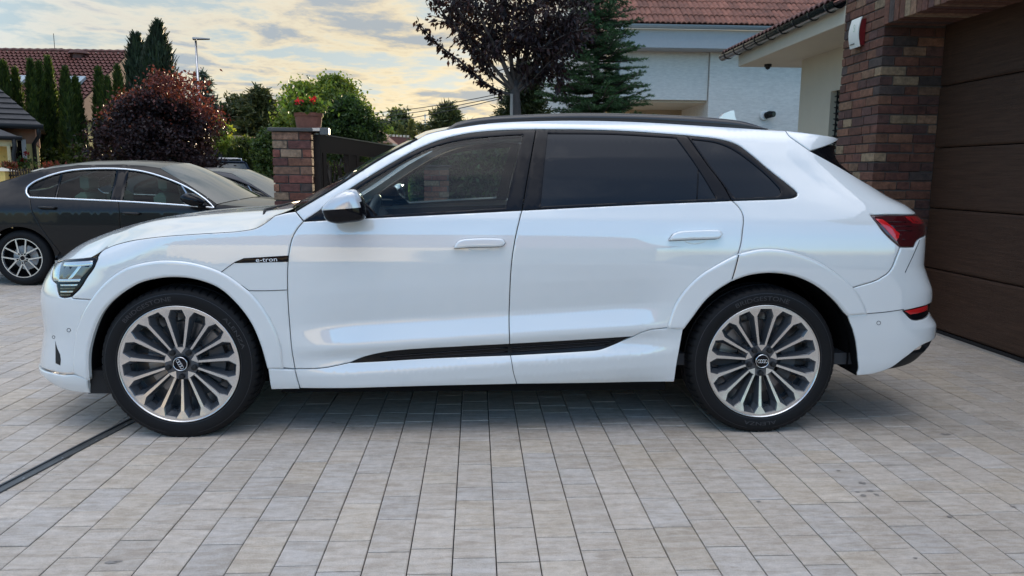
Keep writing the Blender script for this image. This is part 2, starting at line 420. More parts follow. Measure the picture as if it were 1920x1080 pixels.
def panel(name, outer, m, parent, holes=(), off=0.0, bevel=.005, depth=.02, gap=.0022, step=.03, surf=S, fold=0.0):
    rings = []; loops = []
    O = inset(outer, gap); loops.append(O)
    for h in holes:      # holes are given like outlines; grow them by the gap
        loops.append(inset(h, -gap)[::-1])
    def sd(P):
        d = np.full(len(P), 1e9)
        for L in loops: d = np.minimum(d, dist_poly(P, L))
        return d
    def ok(P):
        r = inside(P, loops[0])
        for L in loops[1:]: r &= ~inside(P, L)
        return r
    pts = [L for L in loops]
    if bevel > 0:
        for fr in (.18, .5, 1.0):
            dd = bevel*fr
            for L in loops:
                R = inset(L, dd); R = R[ok(R)]
                if len(R): R = R[sd(R) > .8*dd]
                pts.append(R)
    lo = O.min(0); hi = O.max(0)
    gx = np.arange(lo[0], hi[0], step); gz = np.arange(lo[1], hi[1], step*.5)
    G = np.array([(x+(step/2 if j % 2 else 0), z) for j, z in enumerate(gz) for x in gx])
    if len(G):
        G = G[ok(G)]
        if len(G): G = G[sd(G) > max(bevel*1.3, step*.28)]
        if len(G): pts.append(G)
    A = np.vstack(pts); edges = []; o = 0
    for L in loops:
        n = len(L); edges += [(o+i, o+(i+1) % n) for i in range(n)]; o += n
    nb = o
    vv, ee, ff, ov, oe, of = delaunay_2d_cdt([Vector(p) for p in A], edges, [], 0, 1e-6)
    V = np.array([list(v) for v in vv]); F = np.array([list(f) for f in ff])
    cen = V[F].mean(1); F = F[ok(cen)]
    tri = V[F]; ar = (tri[:, 1, 0]-tri[:, 0, 0])*(tri[:, 2, 1]-tri[:, 0, 1])-(tri[:, 2, 0]-tri[:, 0, 0])*(tri[:, 1, 1]-tri[:, 0, 1])
    F = np.where(ar[:, None] < 0, F[:, ::-1], F)
    F = F[np.abs(ar) > 1e-9]
    def offs(P):
        if bevel <= 0: return np.full(len(P), off)
        d = np.clip(sd(P)/bevel, 0, 1); return off-bevel*.8*(1-np.sqrt(np.clip(1-(1-d)**2, 0, 1)))
    def full(P): return surf(P)+nrm_S(P)*offs(P)[:, None] if surf is S else surf(P, offs(P))
    P3 = full(V)
    h = .0012; a = full(V+[h, 0])-full(V-[h, 0]); b = full(V+[0, h])-full(V-[0, h]); nn = np.cross(a, b); nn /= np.linalg.norm(nn, axis=1, keepdims=True)+1e-12
    verts = [tuple(p) for p in P3]; norms = [tuple(n) for n in nn]; faces = [tuple(f) for f in F]
    # skirts that turn the panel edge inwards
    if depth > 0:
        for L in loops:
            base = surf(L) if surf is not S else S(L)
            nS = nrm_S(L) if surf is S else nrm_any(surf, L)
            o1 = offs(L)[0] if bevel > 0 else off
            top = base+nS*(off-bevel*.8); bot = base+nS*(off-bevel*.8-depth)
            tg = np.roll(top, -1, 0)-np.roll(top, 1, 0); out = np.cross(tg, nS); out /= np.linalg.norm(out, axis=1, keepdims=True)+1e-12
            o = len(verts); n = len(L); verts += [tuple(p) for p in top]+[tuple(p) for p in bot]; norms += [tuple(p) for p in out]*2
            faces += [(o+i, o+n+i, o+n+(i+1) % n, o+(i+1) % n) for i in range(n)]
    me = bpy.data.meshes.new(name); me.from_pydata(verts, [], faces)
    me.materials.append(m); me.polygons.foreach_set('use_smooth', [True]*len(me.polygons)); me.update()
    me.normals_split_custom_set_from_vertices(norms)
    return link(name, me, None, parent)
def nrm_any(surf, uz, h=.003):
    du = np.array([h, 0]); dz = np.array([0, h]); a = surf(uz+du)-surf(uz-du); b = surf(uz+dz)-surf(uz-dz); n = np.cross(a, b); return n/(np.linalg.norm(n, axis=-1, keepdims=True)+1e-12)
def groove(name, pts, parent, r=.0022, m=None, surf_off=.0005, step=.02):
    """a thin dark shut line laid into the surface"""
    c = curve(pts, step); P = S(c, surf_off); b = MB(); b.tube(P, r, 6); return b.build(name, m or M_gap, parent, smooth=True)

CAR = empty('suv_car', (0, YC, 0), 'large white SUV parked side-on in front of the garage, the biggest car', 'car')
CAR_W = CAR
def rel(o):      # world-built meshes hang under the car empty without moving
    o.matrix_parent_inverse = Matrix.Translation((0, -YC, 0)); return o
_link_old = link
def link(name, me, mats=None, parent=None, loc=None):
    o = _link_old(name, me, mats, parent, loc)
    if parent is not None and parent.name.startswith('suv_car'): rel(o)
    return o

# --- traced outlines (pixels of the photograph laid onto the body surface)
arch_f = [(166, 711), (165.5, 659), (176, 618), (194, 581), (222, 553), (259, 530), (301, 519.5), (338, 518), (375, 524), (412, 539), (444, 567), (472, 604), (490, 645), (503, 690)]
flare_f = [(140, 699), (139.6, 664), (145.6, 618), (169, 567), (199, 530), (236, 504), (282, 492), (328, 490), (370, 496), (414, 511), (444, 530), (472, 553), (500, 590), (523, 641), (530, 690)]
seamA = [(569, 415), (558, 428), (548, 446), (541, 479), (539, 543.6), (543.6, 618), (548, 664), (553, 692)]
seamA2 = [(553, 692), (557, 708), (563, 728)]
hoodE = [(182.6, 482.5), (192, 470), (207, 462), (240, 452), (300, 443.5), (370, 438.5), (430, 435), (455, 432.5), (480, 427.5), (500, 416), (515, 404)]
lampF_r = [(134, 556), (150, 540), (164, 518), (177, 499), (182.6, 486)]
seamB = [(979, 394), (977, 400), (965, 453), (958.5, 501.6), (955.5, 562.5), (954.7, 611), (955.5, 646)]
seamB2 = [(957, 666), (959, 676), (963, 700), (969, 720)]
seamC = [(1373, 376), (1387, 390), (1394, 405), (1393, 431), (1389, 460), (1384, 477)]
flare_r = [(1384, 477), (1351, 494), (1312, 518), (1283, 547), (1264, 577), (1252, 615)]
arch_rl = [(1281, 616), (1293, 600), (1322, 562), (1345, 542), (1371, 526)]
arch_rr = [(1371, 526), (1404, 514.5), (1447, 510), (1490, 516), (1529, 533), (1562, 559), (1589, 590.5)]
arch_rb = [(1589, 590.5), (1603, 634), (1608, 672), (1607, 705)]
flare_rr = [(1384, 477), (1432, 468), (1480, 472.6), (1529, 489.5), (1567, 513.5), (1598, 540), (1613, 562), (1625, 588)]
sill_fb = [(563, 728), (760, 725), (969, 720)]
sill_rb = [(969, 720), (1120, 718), (1264, 716)]
line_fb = [(553, 692), (585, 691.5), (613, 689), (635, 684.5), (656, 680)]
trim_ft = [(656, 680), (682, 670), (723, 661), (772, 656), (860, 651), (955.5, 646)]
trim_fb = [(656, 680.3), (720, 677), (804, 672), (957, 666)]
trim_rt = [(955.5, 646), (1070, 639.5), (1186, 632)]
trim_rb = [(957, 666), (1101, 658), (1122, 656), (1138, 651), (1186, 632)]
line_rb = [(1186, 632), (1200, 625), (1219, 619), (1251, 615)]
belt_f = [(569, 415), (683, 409), (979, 394)]
belt_r = [(979, 394), (1200, 383), (1373, 376)]
dlo_f = [(569, 414), (598, 395), (630, 371), (665, 347.5), (704, 323), (744, 299.6), (780, 280), (817, 264.6), (853, 254), (890, 247.5), (945, 243), (1005, 241.5)]
dlo_r = [(1005, 241.5), (1087, 242), (1175, 245), (1288, 253)]
dlo_q = [(1288, 253), (1350, 260.5), (1382, 270.5), (1408, 289), (1440, 316), (1472, 341), (1490, 355.5)]
dlo_q2 = [(1490, 355.5), (1495, 361), (1495, 366), (1488, 370), (1467, 372.5), (1430, 374), (1373, 376)]
seamP = [(1288, 253), (1326.7, 308), (1356, 346), (1373, 376)]
seamBP = [(1005, 241.5), (992, 317), (979, 394)]
roof_e = [(782, 261), (802, 250.5), (833, 243), (861, 238), (919, 230), (1000, 226), (1100, 225), (1204, 228), (1321, 235), (1408, 240.5), (1440, 242.5), (1473, 244)]
apillar = [(554, 396), (627.5, 352), (715, 296.7), (782, 261)]
blade = [(1519, 282.5), (1560, 305), (1610, 335), (1668, 369)]
Cv = {k: curve(v) for k, v in dict(arch_f=arch_f, flare_f=flare_f, seamA=seamA, seamA2=seamA2, hoodE=hoodE, lampF_r=lampF_r, seamB=seamB, seamB2=seamB2, seamC=seamC, flare_r=flare_r,
      arch_rl=arch_rl, arch_rr=arch_rr, arch_rb=arch_rb, flare_rr=flare_rr, sill_fb=sill_fb, sill_rb=sill_rb, line_fb=line_fb, trim_ft=trim_ft, trim_fb=trim_fb, trim_rt=trim_rt,
      trim_rb=trim_rb, line_rb=line_rb, belt_f=belt_f, belt_r=belt_r, dlo_f=dlo_f, dlo_r=dlo_r, dlo_q=dlo_q, dlo_q2=dlo_q2, seamP=seamP, seamBP=seamBP, roof_e=roof_e, apillar=apillar, blade=blade).items()}
R_ = lambda k: Cv[k][::-1]

mirrored = []      # parts that also exist on the far side
def part(*a, far=False, **k):
    o = panel(*a, **k)
    if far: mirrored.append(o)
    return o

# fender, doors, body side
fender = part('front_fender', loop(Cv['seamA'], straight((553, 692), (530, 690)), R_('flare_f')[:-38], straight((171, 561), (132, 560)), Cv['lampF_r'], Cv['hoodE'], [(515, 404), (535, 399), (554, 396)], straight((554, 396), (569, 415))), M_white, CAR, far=True) if False else None
ff = Cv['flare_f']; i0 = int(np.argmin(np.linalg.norm(ff-uv(171, 563), axis=1)))
fender = part('front_fender', loop(Cv['seamA'], straight((553, 692), (530, 690)), ff[i0:][::-1], straight((171, 562), (136, 560)), Cv['lampF_r'], Cv['hoodE'], [(515, 404), (535, 399), (554, 396)], straight((554, 396), (569, 415))), M_white, CAR, far=True)
flF = part('front_wheel_arch_flare', loop(Cv['arch_f'], straight((503, 690), (530, 690)), R_('flare_f'), straight((140, 699), (166, 711))), M_white, CAR, off=.0105, bevel=.015, gap=-.004, far=True)
bcor = part('front_sill', loop(straight((503, 690), (553, 692)), Cv['seamA2'], straight((563, 728), (509, 729)), straight((509, 729), (503, 690))), M_white, CAR, off=.009, far=True)
doorF = part('front_door', loop(R_('seamA'), Cv['belt_f'], Cv['seamB'], R_('trim_ft'), R_('line_fb')), M_white, CAR, far=True, step=.019)
doorR = part('rear_door', loop(Cv['belt_r'], Cv['seamC'], Cv['flare_r'], R_('line_rb'), R_('trim_rt'), R_('seamB')), M_white, CAR, far=True, step=.019)
claF = part('lower_cladding', loop(Cv['line_fb'], Cv['trim_fb'], Cv['seamB2'], R_('sill_fb'), R_('seamA2')), M_white, doorF, off=.001, gap=.0016, bevel=.003)
claR = part('lower_cladding', loop(Cv['trim_rb'], Cv['line_rb'], straight((1251, 615), (1281, 616)), [(1281, 616), (1276, 643), (1269, 682), (1264, 716)], R_('sill_rb'), R_('seamB2')), M_white, doorR, off=.001, gap=.0016, bevel=.003)
M_satin = mat('satin_black', (.006, .006, .007), rough=.32, spec=.25)
trF = part('black_trim', loop(Cv['trim_ft'], straight((955.5, 646), (957, 666)), R_('trim_fb')), M_satin, doorF, off=-.006, gap=.001, bevel=.002)
trR = part('black_trim', loop(Cv['trim_rt'], R_('trim_rb'), straight((957, 666), (955.5, 646))), M_satin, doorR, off=-.006, gap=.001, bevel=.002)
def rib(p0, p1, parent):
    c = straight(p0, p1, .04); b = MB(); b.tube(S(c, -.003), .0045, 6); return b.build('rib', M_gloss, parent, smooth=True)
for k in (.33, .66):
    rib((700+40*k, 666.5+10*k*1.0), (952, 646+20*k), trF); rib((960, 646+20*k), (1165-35*k, 634+18*k), trR)
flRa = part('rear_wheel_arch_flare', loop(Cv['flare_r'], straight((1252, 615), (1281, 616)), Cv['arch_rl'], straight((1371, 526), (1384, 477))), M_white, doorR, off=.0105, bevel=.015, gap=-.004)
flRb = part('rear_wheel_arch_flare', loop(Cv['flare_rr'], straight((1625, 588), (1589, 590.5)), R_('arch_rr'), straight((1371, 526), (1384, 477))), M_white, CAR, off=.0105, bevel=.015, gap=-.004, far=True)
groove('shut_line', [(1384, 478), (1378, 502), (1371.5, 523)], doorR, .0022, surf_off=.009)
side = part('body_side', loop(Cv['apillar'], Cv['roof_e'], [(1473, 244), (1479, 254), (1491, 263), (1519, 282.5)], Cv['blade'], straight((1668, 369), ('uz', 3.0, 1.205)), straight(('uz', 3.0, 1.205), ('uz', 3.0, 1.125)),
        straight(('uz', 3.0, 1.125), (1716, 401)), [(1716, 401), (1670, 401.5), (1633, 403)], [(1633, 403), (1640, 413), (1663, 441), (1688, 463.5)], [(1688, 463.5), (1683, 477), (1668, 509), (1649, 523), (1598, 540)],
        curve([(1598, 540), (1567, 513.5), (1529, 489.5), (1480, 472.6), (1432, 468), (1384, 477)]), R_('seamC'), R_('dlo_q2'), R_('dlo_q'), R_('dlo_r'), R_('dlo_f'), straight((569, 414), (554, 396))), M_white, CAR, far=True)
# rear bumper
bumpR = part('rear_bumper', loop([(1598, 540), (1649, 523), (1668, 509), (1683, 477), (1688, 463.5)], straight((1688, 463.5), (1714, 463.5)), [(1714, 463.5), (1722, 449), (1735.5, 441)], straight((1735.5, 441), ('uz', 3.0, 1.01)),
        straight(('uz', 3.0, 1.01), ('uz', 3.0, .49)), straight(('uz', 3.0, .49), (1751, 630)), [(1751, 630), (1729, 648), (1699, 670), (1669.6, 691), (1640, 701), (1607, 705)], R_('arch_rb'), straight((1589, 590.5), (1625, 588)),
        [(1625, 588), (1613, 562), (1598, 540)]), M_white, CAR, holes=[loop([(1694, 583), (1725, 576), (1743, 570)], [(1743, 570), ('uz', 2.45, .668), ('uz', 2.6, .66), ('uz', 2.6, .615), ('uz', 2.45, .612), (1743, 588)], [(1743, 588), (1731, 598), (1712, 600), (1702, 592), (1694, 583)])])
refl = part('rear_reflector', loop([(1694, 583), (1725, 576), (1743, 570)], [(1743, 570), ('uz', 2.45, .668), ('uz', 2.6, .66), ('uz', 2.6, .615), ('uz', 2.45, .612), (1743, 588)], [(1743, 588), (1731, 598), (1712, 600), (1702, 592), (1694, 583)]), M_gloss, CAR, off=-.004, gap=.001)
panel('red_lens', loop([(1697, 583.5), (1725, 577.5), (1741, 572)], straight((1741, 572), (1741, 581)), [(1741, 581), (1725, 587), (1708, 590)], straight((1708, 590), (1697, 583.5))), M_red, refl, off=-.0035, bevel=.001, gap=.0, depth=.003)
diff = part('rear_diffuser', loop(straight(('uz', 3.0, .487), (1751, 631)), [(1751, 631), (1729, 649), (1699, 671), (1670, 692)], [(1670, 692), (1714, 680), (1742, 655)], straight((1742, 655), ('uz', 3.0, .415))), M_plastic, CAR, off=-.012, gap=-.014, bevel=.003)
groove('crease_line', [(1724, 450), (1716, 470), (1706, 492), (1697, 511)], bumpR, .0016)
groove('bumper_shut_line', [(1625, 588), (1660, 585), (1695, 580)], bumpR, .0018)
def ring(name, px, py, r_px, parent):
    c = [uv(px+r_px*math.cos(a), py+r_px*math.sin(a)) for a in np.linspace(0, 2*PI, 17)]; b = MB(); b.tube(S(np.array(c), .0003), .0013, 5); return b.build(name, M_plastic, parent, smooth=True)
ring('parking_sensor', 1647.5, 605.5, 3.6, bumpR)
# tail lamp
tl = part('tail_light', loop(straight((1633, 403), (1716, 401)), straight((1716, 401), ('uz', 3.0, 1.122)), straight(('uz', 3.0, 1.122), ('uz', 3.0, 1.012)), straight(('uz', 3.0, 1.012), (1735.5, 441)), [(1735.5, 441), (1722, 449), (1714, 463.5)],
        straight((1714, 463.5), (1688, 463.5)), [(1688, 463.5), (1663, 441), (1640, 413), (1633, 403)]), M_dred, CAR, off=-.002, gap=.0015, bevel=.004)
panel('red_lens', loop(straight((1641, 409.5), (1655, 410.5)), straight((1655, 410.5), (1688, 438)), straight((1688, 438), (1683.5, 455)), straight((1683.5, 455), (1641, 409.5))), M_red, tl, off=-.0012, bevel=.002, gap=0, depth=.003)
for k in range(5):
    y = 416+k*8.2; b = MB(); b.tube(S(straight((1668+k*6, y), (1731-k*2, y-1), .05), -.0012), .0022, 5); b.build('lamp_bar', M_gloss, tl, smooth=True)
panel('red_lens', loop([(1696, 405), (1722, 406), (1736, 414)], [(1736, 414), (1727, 419), (1712, 418)], straight((1712, 418), (1696, 405))), mat('red_lens_dim', (.22, .008, .010), rough=.1, coat=1.0), tl, off=-.0014, bevel=.0015, gap=0, depth=.002)
# spoiler, side blades and rear window
spo = part('roof_spoiler', loop([(1473, 244), (1479, 254), (1491, 263), (1519, 282.5)], straight((1519, 282.5), (1571, 263.5)), straight((1571, 263.5), (1573, 261)), [(1573, 261), (1530, 251), (1473, 244)]), M_white, CAR, far=True, bevel=.004)
bld = part('rear_window', loop(Cv['blade'], straight((1668, 369), ('uz', 3.0, 1.21)), straight(('uz', 3.0, 1.21), ('uz', 3.0, 1.47)), straight(('uz', 3.0, 1.47), (1557, 271)), straight((1557, 271), (1519, 282.5))), M_gloss, CAR, off=-.012, gap=.001, far=True)
# front bumper
lampF = [(182.6, 486), (181, 482.5), (160, 483.5), (103, 488)]
bumpF = part('front_bumper', loop(straight((136, 560), (171, 562)), ff[:i0+1][::-1], [(140, 699), (126, 700), (114, 699), (100, 696), (78, 689)], straight((78, 689), ('uz', -3.0, .30)), straight(('uz', -3.0, .30), ('uz', -3.0, .86)), straight(('uz', -3.0, .86), (104, 488)),
        [(104, 488), (98, 506), (97, 523), (105, 531.5)], [(105, 531.5), (107, 545), (111, 556)], [(111, 556), (120, 558.5), (134, 556)], straight((134, 556), (136, 560))), M_white, CAR, bevel=.004)
lip = part('front_splitter', loop([(78, 692), (100, 699.5), (116, 703), (140, 702.5)], straight((140, 702.5), (165, 710)), straight((165, 710), (170, 737)), [(170, 737), (150, 735), (122, 730), (98, 718), (84, 706)], straight((84, 706), ('uz', -3.0, .225)), straight(('uz', -3.0, .225), ('uz', -3.0, .285)), straight(('uz', -3.0, .285), (78, 692))), M_white, CAR, off=.004, bevel=.006, gap=.001)
panel('air_intake', loop([(104, 640), (107, 652), (112.5, 664)], [(112.5, 664), (114, 675), (113, 685)], straight((113, 685), (104.5, 681)), straight((104.5, 681), (104, 640))), M_plastic, bumpF, off=.0015, bevel=.001, gap=0, depth=.004)
ring('parking_sensor', 129, 619, 3.4, bumpF); ring('parking_sensor', 100.5, 632, 2.6, bumpF)
panel('number_plate_recess', loop(straight(('uz', -2.93, .40), ('uz', -2.75, .40)), straight(('uz', -2.75, .40), ('uz', -2.72, .70)), straight(('uz', -2.72, .70), ('uz', -2.95, .76))), M_plastic, bumpF, off=.002, bevel=.002, gap=0, depth=.004)['label'] = 'black grille panel'
# headlamp
hl = part('headlight', loop([(181, 482), (140, 484), (103, 488)], [(103, 488), (98, 506), (97, 523), (105, 531.5)], [(105, 531.5), (107, 545), (109.5, 554), (120, 557.5), (132, 556)], Cv['lampF_r']), M_gloss, CAR, off=-.001, gap=.0012, bevel=.004, far=True)
def lampbit(name, pts, m, off=.0008):
    segs = [straight(pts[i], pts[(i+1) % len(pts)]) for i in range(len(pts))]
    return panel(name, loop(*segs), m, hl, off=off, bevel=.0012, gap=0, depth=.003, step=.05)
M_lamp2 = mat('lamp_inner_grey', (.22, .215, .20), rough=.22, metal=.7)
lampbit('lamp_glass', [(104, 492), (174, 488), (172, 499), (150, 523), (101, 526), (99, 508)], M_lamp2, .0002)
lampbit('light_bar', [(120, 492), (174, 489), (173.5, 497), (143, 500), (119, 499)], M_lampc)
lampbit('light_bar', [(104, 493), (117, 492), (111, 526), (100.5, 526), (99.5, 508)], M_lampc)
lampbit('light_bar', [(147, 499.5), (153.5, 499), (133.5, 524), (127, 524)], M_lampc, .0016)
lampbit('light_bar', [(110, 523.5), (152, 523), (149, 528), (109, 528.5)], M_lampc, .0016)
for k in range(4):
    y = 533.5+k*6.2; lampbit('light_bar', [(113, y), (146-k*4.3, y-.5), (144-k*4.3, y+2.4), (113.6, y+2.6)], M_amber if k % 2 else M_lampc)
# small writing badge and fender seams
bdg = panel('name_badge', loop(straight((440, 491), (457, 484)), straight((457, 484), (540.5, 479)), straight((540.5, 479), (540, 491)), straight((540, 491), (440, 493.5))), M_gloss, fender, off=.0012, bevel=.001, gap=0, depth=.003)
def surf_text(txt, px, py, size, m, parent, name, off, surf=None, ang=0.0, sx_=1.0):
    v, f = text_mesh(txt, size); c = uv(px, py); ca, sa = math.cos(ang), math.sin(ang)
    q = np.stack([c[0]+(v[:, 0]*sx_)*ca-v[:, 1]*sa, c[1]+v[:, 0]*sx_*sa+v[:, 1]*ca], 1)
    b = MB(); b.add(S(q, off), f); return b.build(name, m, parent)
surf_text('e-tron', 500, 487, .030, M_letterw if 'M_letterw' in globals() else mat('badge_letter', (.75, .76, .78), rough=.4), fender, 'lettering', .0024, ang=.045, sx_=1.35)
groove('shut_line', [(414, 511), (427, 501), (440, 492)], fender, .0018)
groove('shut_line', [(467, 545), (500, 545), (538, 543.6)], fender, .0018)
groove('shut_line', [(414, 511), (440, 527), (467, 545)], fender, .0015)

# window frames and glass
glF = loop([(684, 381), (677, 372), (668, 355)], [(668, 355), (698, 335.5), (729.6, 317), (765, 297), (802.5, 279), (830, 270), (861, 263), (919, 255.5), (980, 251.5)], [(980, 251.5), (964, 320), (947, 388.5)], [(947, 388.5), (800, 397), (706, 403)], straight((706, 403), (684, 381)))
glR = loop([(1028, 249.6), (1150, 251), (1268, 258)], [(1268, 258), (1310, 317), (1343, 371)], [(1343, 371), (1180, 378), (1014.6, 385.6)], [(1014.6, 385.6), (1021, 317), (1028, 249.6)])
glQ = loop([(1299, 261), (1344, 267.5), (1373, 279), (1400, 297), (1437.5, 328), (1461, 352)], [(1461, 352), (1465, 360), (1459, 366.7)], [(1459, 366.7), (1420, 368.5), (1379, 370)], [(1379, 370), (1340, 318), (1299, 261)])
frF = part('window_frame', loop(Cv['dlo_f'], Cv['seamBP'], R_('belt_f')), M_gloss, doorF, holes=[glF], off=-.003, bevel=.003, depth=.03)
frR = part('window_frame', loop(Cv['dlo_r'], Cv['seamP'], R_('belt_r'), R_('seamBP')), M_gloss, doorR, holes=[glR], off=-.003, bevel=.003, depth=.03)
frQ = part('window_frame', loop(Cv['dlo_q'], Cv['dlo_q2'], R_('seamP')), M_gloss, CAR, holes=[glQ], off=-.003, bevel=.003, depth=.03, far=True)
gF = part('window_glass', glF, M_glass, doorF, off=-.009, bevel=0, depth=0, gap=-.004)
gR = part('window_glass', glR, M_privacy, doorR, off=-.009, bevel=0, depth=0, gap=-.004)
gQ = part('quarter_window', glQ, M_privacy, CAR, off=-.009, bevel=0, depth=0, gap=-.004, far=True)
groove('window_divider', [(1310, 318), (1309, 345), (1307.5, 372)], gR, .003, M_gloss, -.008)
for frm, pts in ((frF, [(684, 381), (695, 392), (706, 403)]),): groove('mirror_bar', pts, frm, .006, M_gloss, -.004)

# hood, roof, windscreen (full width, built symmetric about the centre plane)
def sym_grid(rows, name, m, parent, mi=None):
    """rows: near-edge -> centre point lists; mirrored to the far side"""
    P = np.array(rows); Q = P[:, ::-1].copy(); Q[..., 1] = 2*YC-Q[..., 1]; A = np.concatenate([P, Q[:, 1:]], 1)
    b = MB(); b.grid(A); return b.build(name, m, parent, smooth=True)
hE = np.vstack([curve([(106, 490), (125, 486), (150, 484.2), (171, 482)], .02), curve(hoodE, .02)[1:]])
E3 = S(inset(hE, 0) if False else hE, -.001)
sE = np.concatenate([[0], np.cumsum(np.linalg.norm(np.diff(E3, axis=0), axis=1))]); sE /= sE[-1]
Mpts = smooth_path([(-2.262, .862), (-2.25, .885), (-2.20, .925), (-2.08, .975), (-1.9, 1.030), (-1.65, 1.075), (-1.4, 1.100), (-1.15, 1.118), (-.93, 1.128)], .01)
sM = np.concatenate([[0], np.cumsum(np.linalg.norm(np.diff(Mpts, axis=0), axis=1))]); sM /= sM[-1]
rows = []
for i, s in enumerate(sE):
    e = E3[i]; mx = np.interp(s, sM, Mpts[:, 0]); mz = np.interp(s, sM, Mpts[:, 1]); r = []
    for t in np.linspace(0, 1, 30):
        t = t**1.3
        y = e[1]+(YC-e[1])*t; g = 1-(1-t)**2.3; z = e[2]+(mz-e[2])*g+.012*sst(.2, .45, s)*math.exp(-((t-.42)/.12)**2)
        x = e[0]+(mx-e[0])*math.sin(t*PI/2)**1.0
        r.append((x, y, z))
    rows.append(r)
hood = sym_grid(rows, 'hood', M_white, CAR)
# windscreen
ap = S(curve(apillar, .03), -.004); rows = []
for i, e in enumerate(ap):
    s = i/(len(ap)-1); r = []
    for t in np.linspace(0, 1, 16):
        y = e[1]+(YC-e[1])*t; r.append((e[0]-(.17-.05*s)*math.sin(t*PI/2), y, e[2]+.012*math.sin(t*PI/2)))
    rows.append(r)
ws = sym_grid(rows, 'windscreen', M_wind, CAR)
b = MB(); b.tube(ap+np.array([0, -.002, .004]), .006, 6); b.build('windscreen_seal', M_plastic, CAR, smooth=True)
re3 = S(curve(roof_e+[(1530, 250.5), (1572, 260.5)], .05), -.002); rows = []
for e in re3:
    r = []
    for t in np.linspace(0, 1, 14): r.append((e[0]-(.12*max(0, 1-(e[0]+.55)/.5) if e[0] < -.05 else 0)*math.sin(t*PI/2), e[1]+(YC-e[1])*t, e[2]+.045*math.sin(t*PI/2)))
    rows.append(r)
roof = sym_grid(rows, 'roof', M_white, CAR)
rows = [[(e[0], e[1]+(YC-e[1])*t, e[2]+.045*math.sin(t*PI/2)-.03) for t in np.linspace(0, 1, 6)] for e in re3]
sym_grid(rows, 'headliner', M_light, CAR)
# roof rail
yr = 3.62+.31
rl_lo = smooth_path([at_y(*p, yr) for p in [(834, 245.5), (861, 240.5), (919, 230.5), (977, 227.5), (1087, 226.5), (1204, 228.8), (1321, 236), (1408, 241.5), (1440, 242.5)]], .05)
rl_hi = smooth_path([at_y(*p, yr) for p in [(835, 242.8), (855, 230), (890, 221.5), (948, 216.5), (1036, 212.8), (1087, 211.6), (1204, 213.5), (1321, 219), (1394, 227), (1423, 235.4), (1440, 241.5)]], .05)
def resamp(P, n):
    s = np.concatenate([[0], np.cumsum(np.linalg.norm(np.diff(P, axis=0), axis=1))]); s /= s[-1]; q = np.linspace(0, 1, n); return np.stack([np.interp(q, s, P[:, k]) for k in range(3)], 1)
n = 60; xs = np.linspace(rl_lo[0][0], rl_lo[-1][0], n)
lo = np.stack([xs, np.full(n, yr), np.interp(xs, rl_lo[:, 0], rl_lo[:, 2])], 1); hi = np.stack([xs, np.full(n, yr), np.interp(xs, np.sort(rl_hi[:, 0]), rl_hi[np.argsort(rl_hi[:, 0]), 2])], 1)
A = []
for l, h in zip(lo, hi):
    hh = h[2]-l[2]; A.append([(l[0], yr+.05, l[2]), (l[0], yr, l[2]), (l[0], yr-.006, l[2]+hh*.35), (l[0], yr-.004, l[2]+hh*.55), (l[0], yr+.004, l[2]+hh*.93), (l[0], yr+.012, l[2]+hh), (l[0], yr+.034, l[2]+hh), (l[0], yr+.046, l[2]+hh*.8), (l[0], yr+.05, l[2])])
b = MB(); b.grid(A); rail = b.build('roof_rail', mat('rail_black', (.022, .020, .020), rough=.33, coat=.4), CAR, smooth=True, auto=50); mirrored.append(rail)
# antenna fin
fc_ = at_y(1359, 222, YC-.0); b = MB()
prof = [(-.06, 0, .0), (.07, 0, 0), (.055, 0, .03), (.05, 0, .062), (.03, 0, .062), (-.01, 0, .045)]
pts = [(fc_[0]+p[0], YC-.018, 1.64+p[2]) for p in prof]; b.prism(pts, (0, .036, 0)); b.build('antenna_fin', M_white, CAR)
# cowl and wipers
cw = at_y(528, 388, 3.95)
b = MB(); P = []
for i, t in enumerate(np.linspace(0, 1, 12)):
    P.append([(-1.03-.13*math.sin(t*PI/2)+d, 3.80+(YC-3.80)*t, 1.066+.052*math.sin(t*PI/2)+dz) for d, dz in ((0, 0), (.07, -.02), (.15, .012))])
b.grid(P); b.build('wiper_cowl', M_plastic, CAR)
for (y0_, x0_) in ((3.95, -1.10), (4.6, -1.14)):
    b = MB(); b.tube([(x0_, y0_, 1.085), (x0_-.02, y0_+.10, 1.112), (x0_+.04, y0_+.40, 1.135), (x0_+.05, y0_+.6, 1.14)], [.010, .009, .007, .004], 6); b.build('wiper', M_plastic, CAR, smooth=True)

# door handles
def handle(pts, cup, parent):
    segs = [curve(pts[0]), curve(pts[1])]
    o = panel('handle', loop(*segs), M_white, parent, off=.028, bevel=.010, gap=0, depth=.022, step=.02)
    cu = curve(cup+[cup[0]]); panel('handle_cup', loop(cu), M_white, parent, off=.0015, bevel=.004, gap=0, depth=.002, step=.02)
    lo_, hi_ = min(p[0] for p in pts[0]), max(p[0] for p in pts[0])
    groove('handle_gap', pts[0], parent, .0016); groove('handle_gap', pts[1], parent, .0022)
handle(([(851, 463), (857, 454), (866, 449.5), (890, 447), (930, 447), (943, 448.5), (947.5, 455)], [(947.5, 455), (943, 461), (925, 463), (890, 463.5), (851, 466)]), [(874, 464), (882, 470), (905, 473), (922, 468), (928, 463.5)], doorF)
handle(([(1254, 449), (1260, 440), (1269, 435.5), (1295, 433), (1335, 432), (1348, 433), (1353, 440)], [(1353, 440), (1348, 446.5), (1330, 448.5), (1295, 449.5), (1254, 451.5)]), [(1281, 450), (1288, 456), (1305, 458.5), (1322, 454), (1328, 449)], doorR)

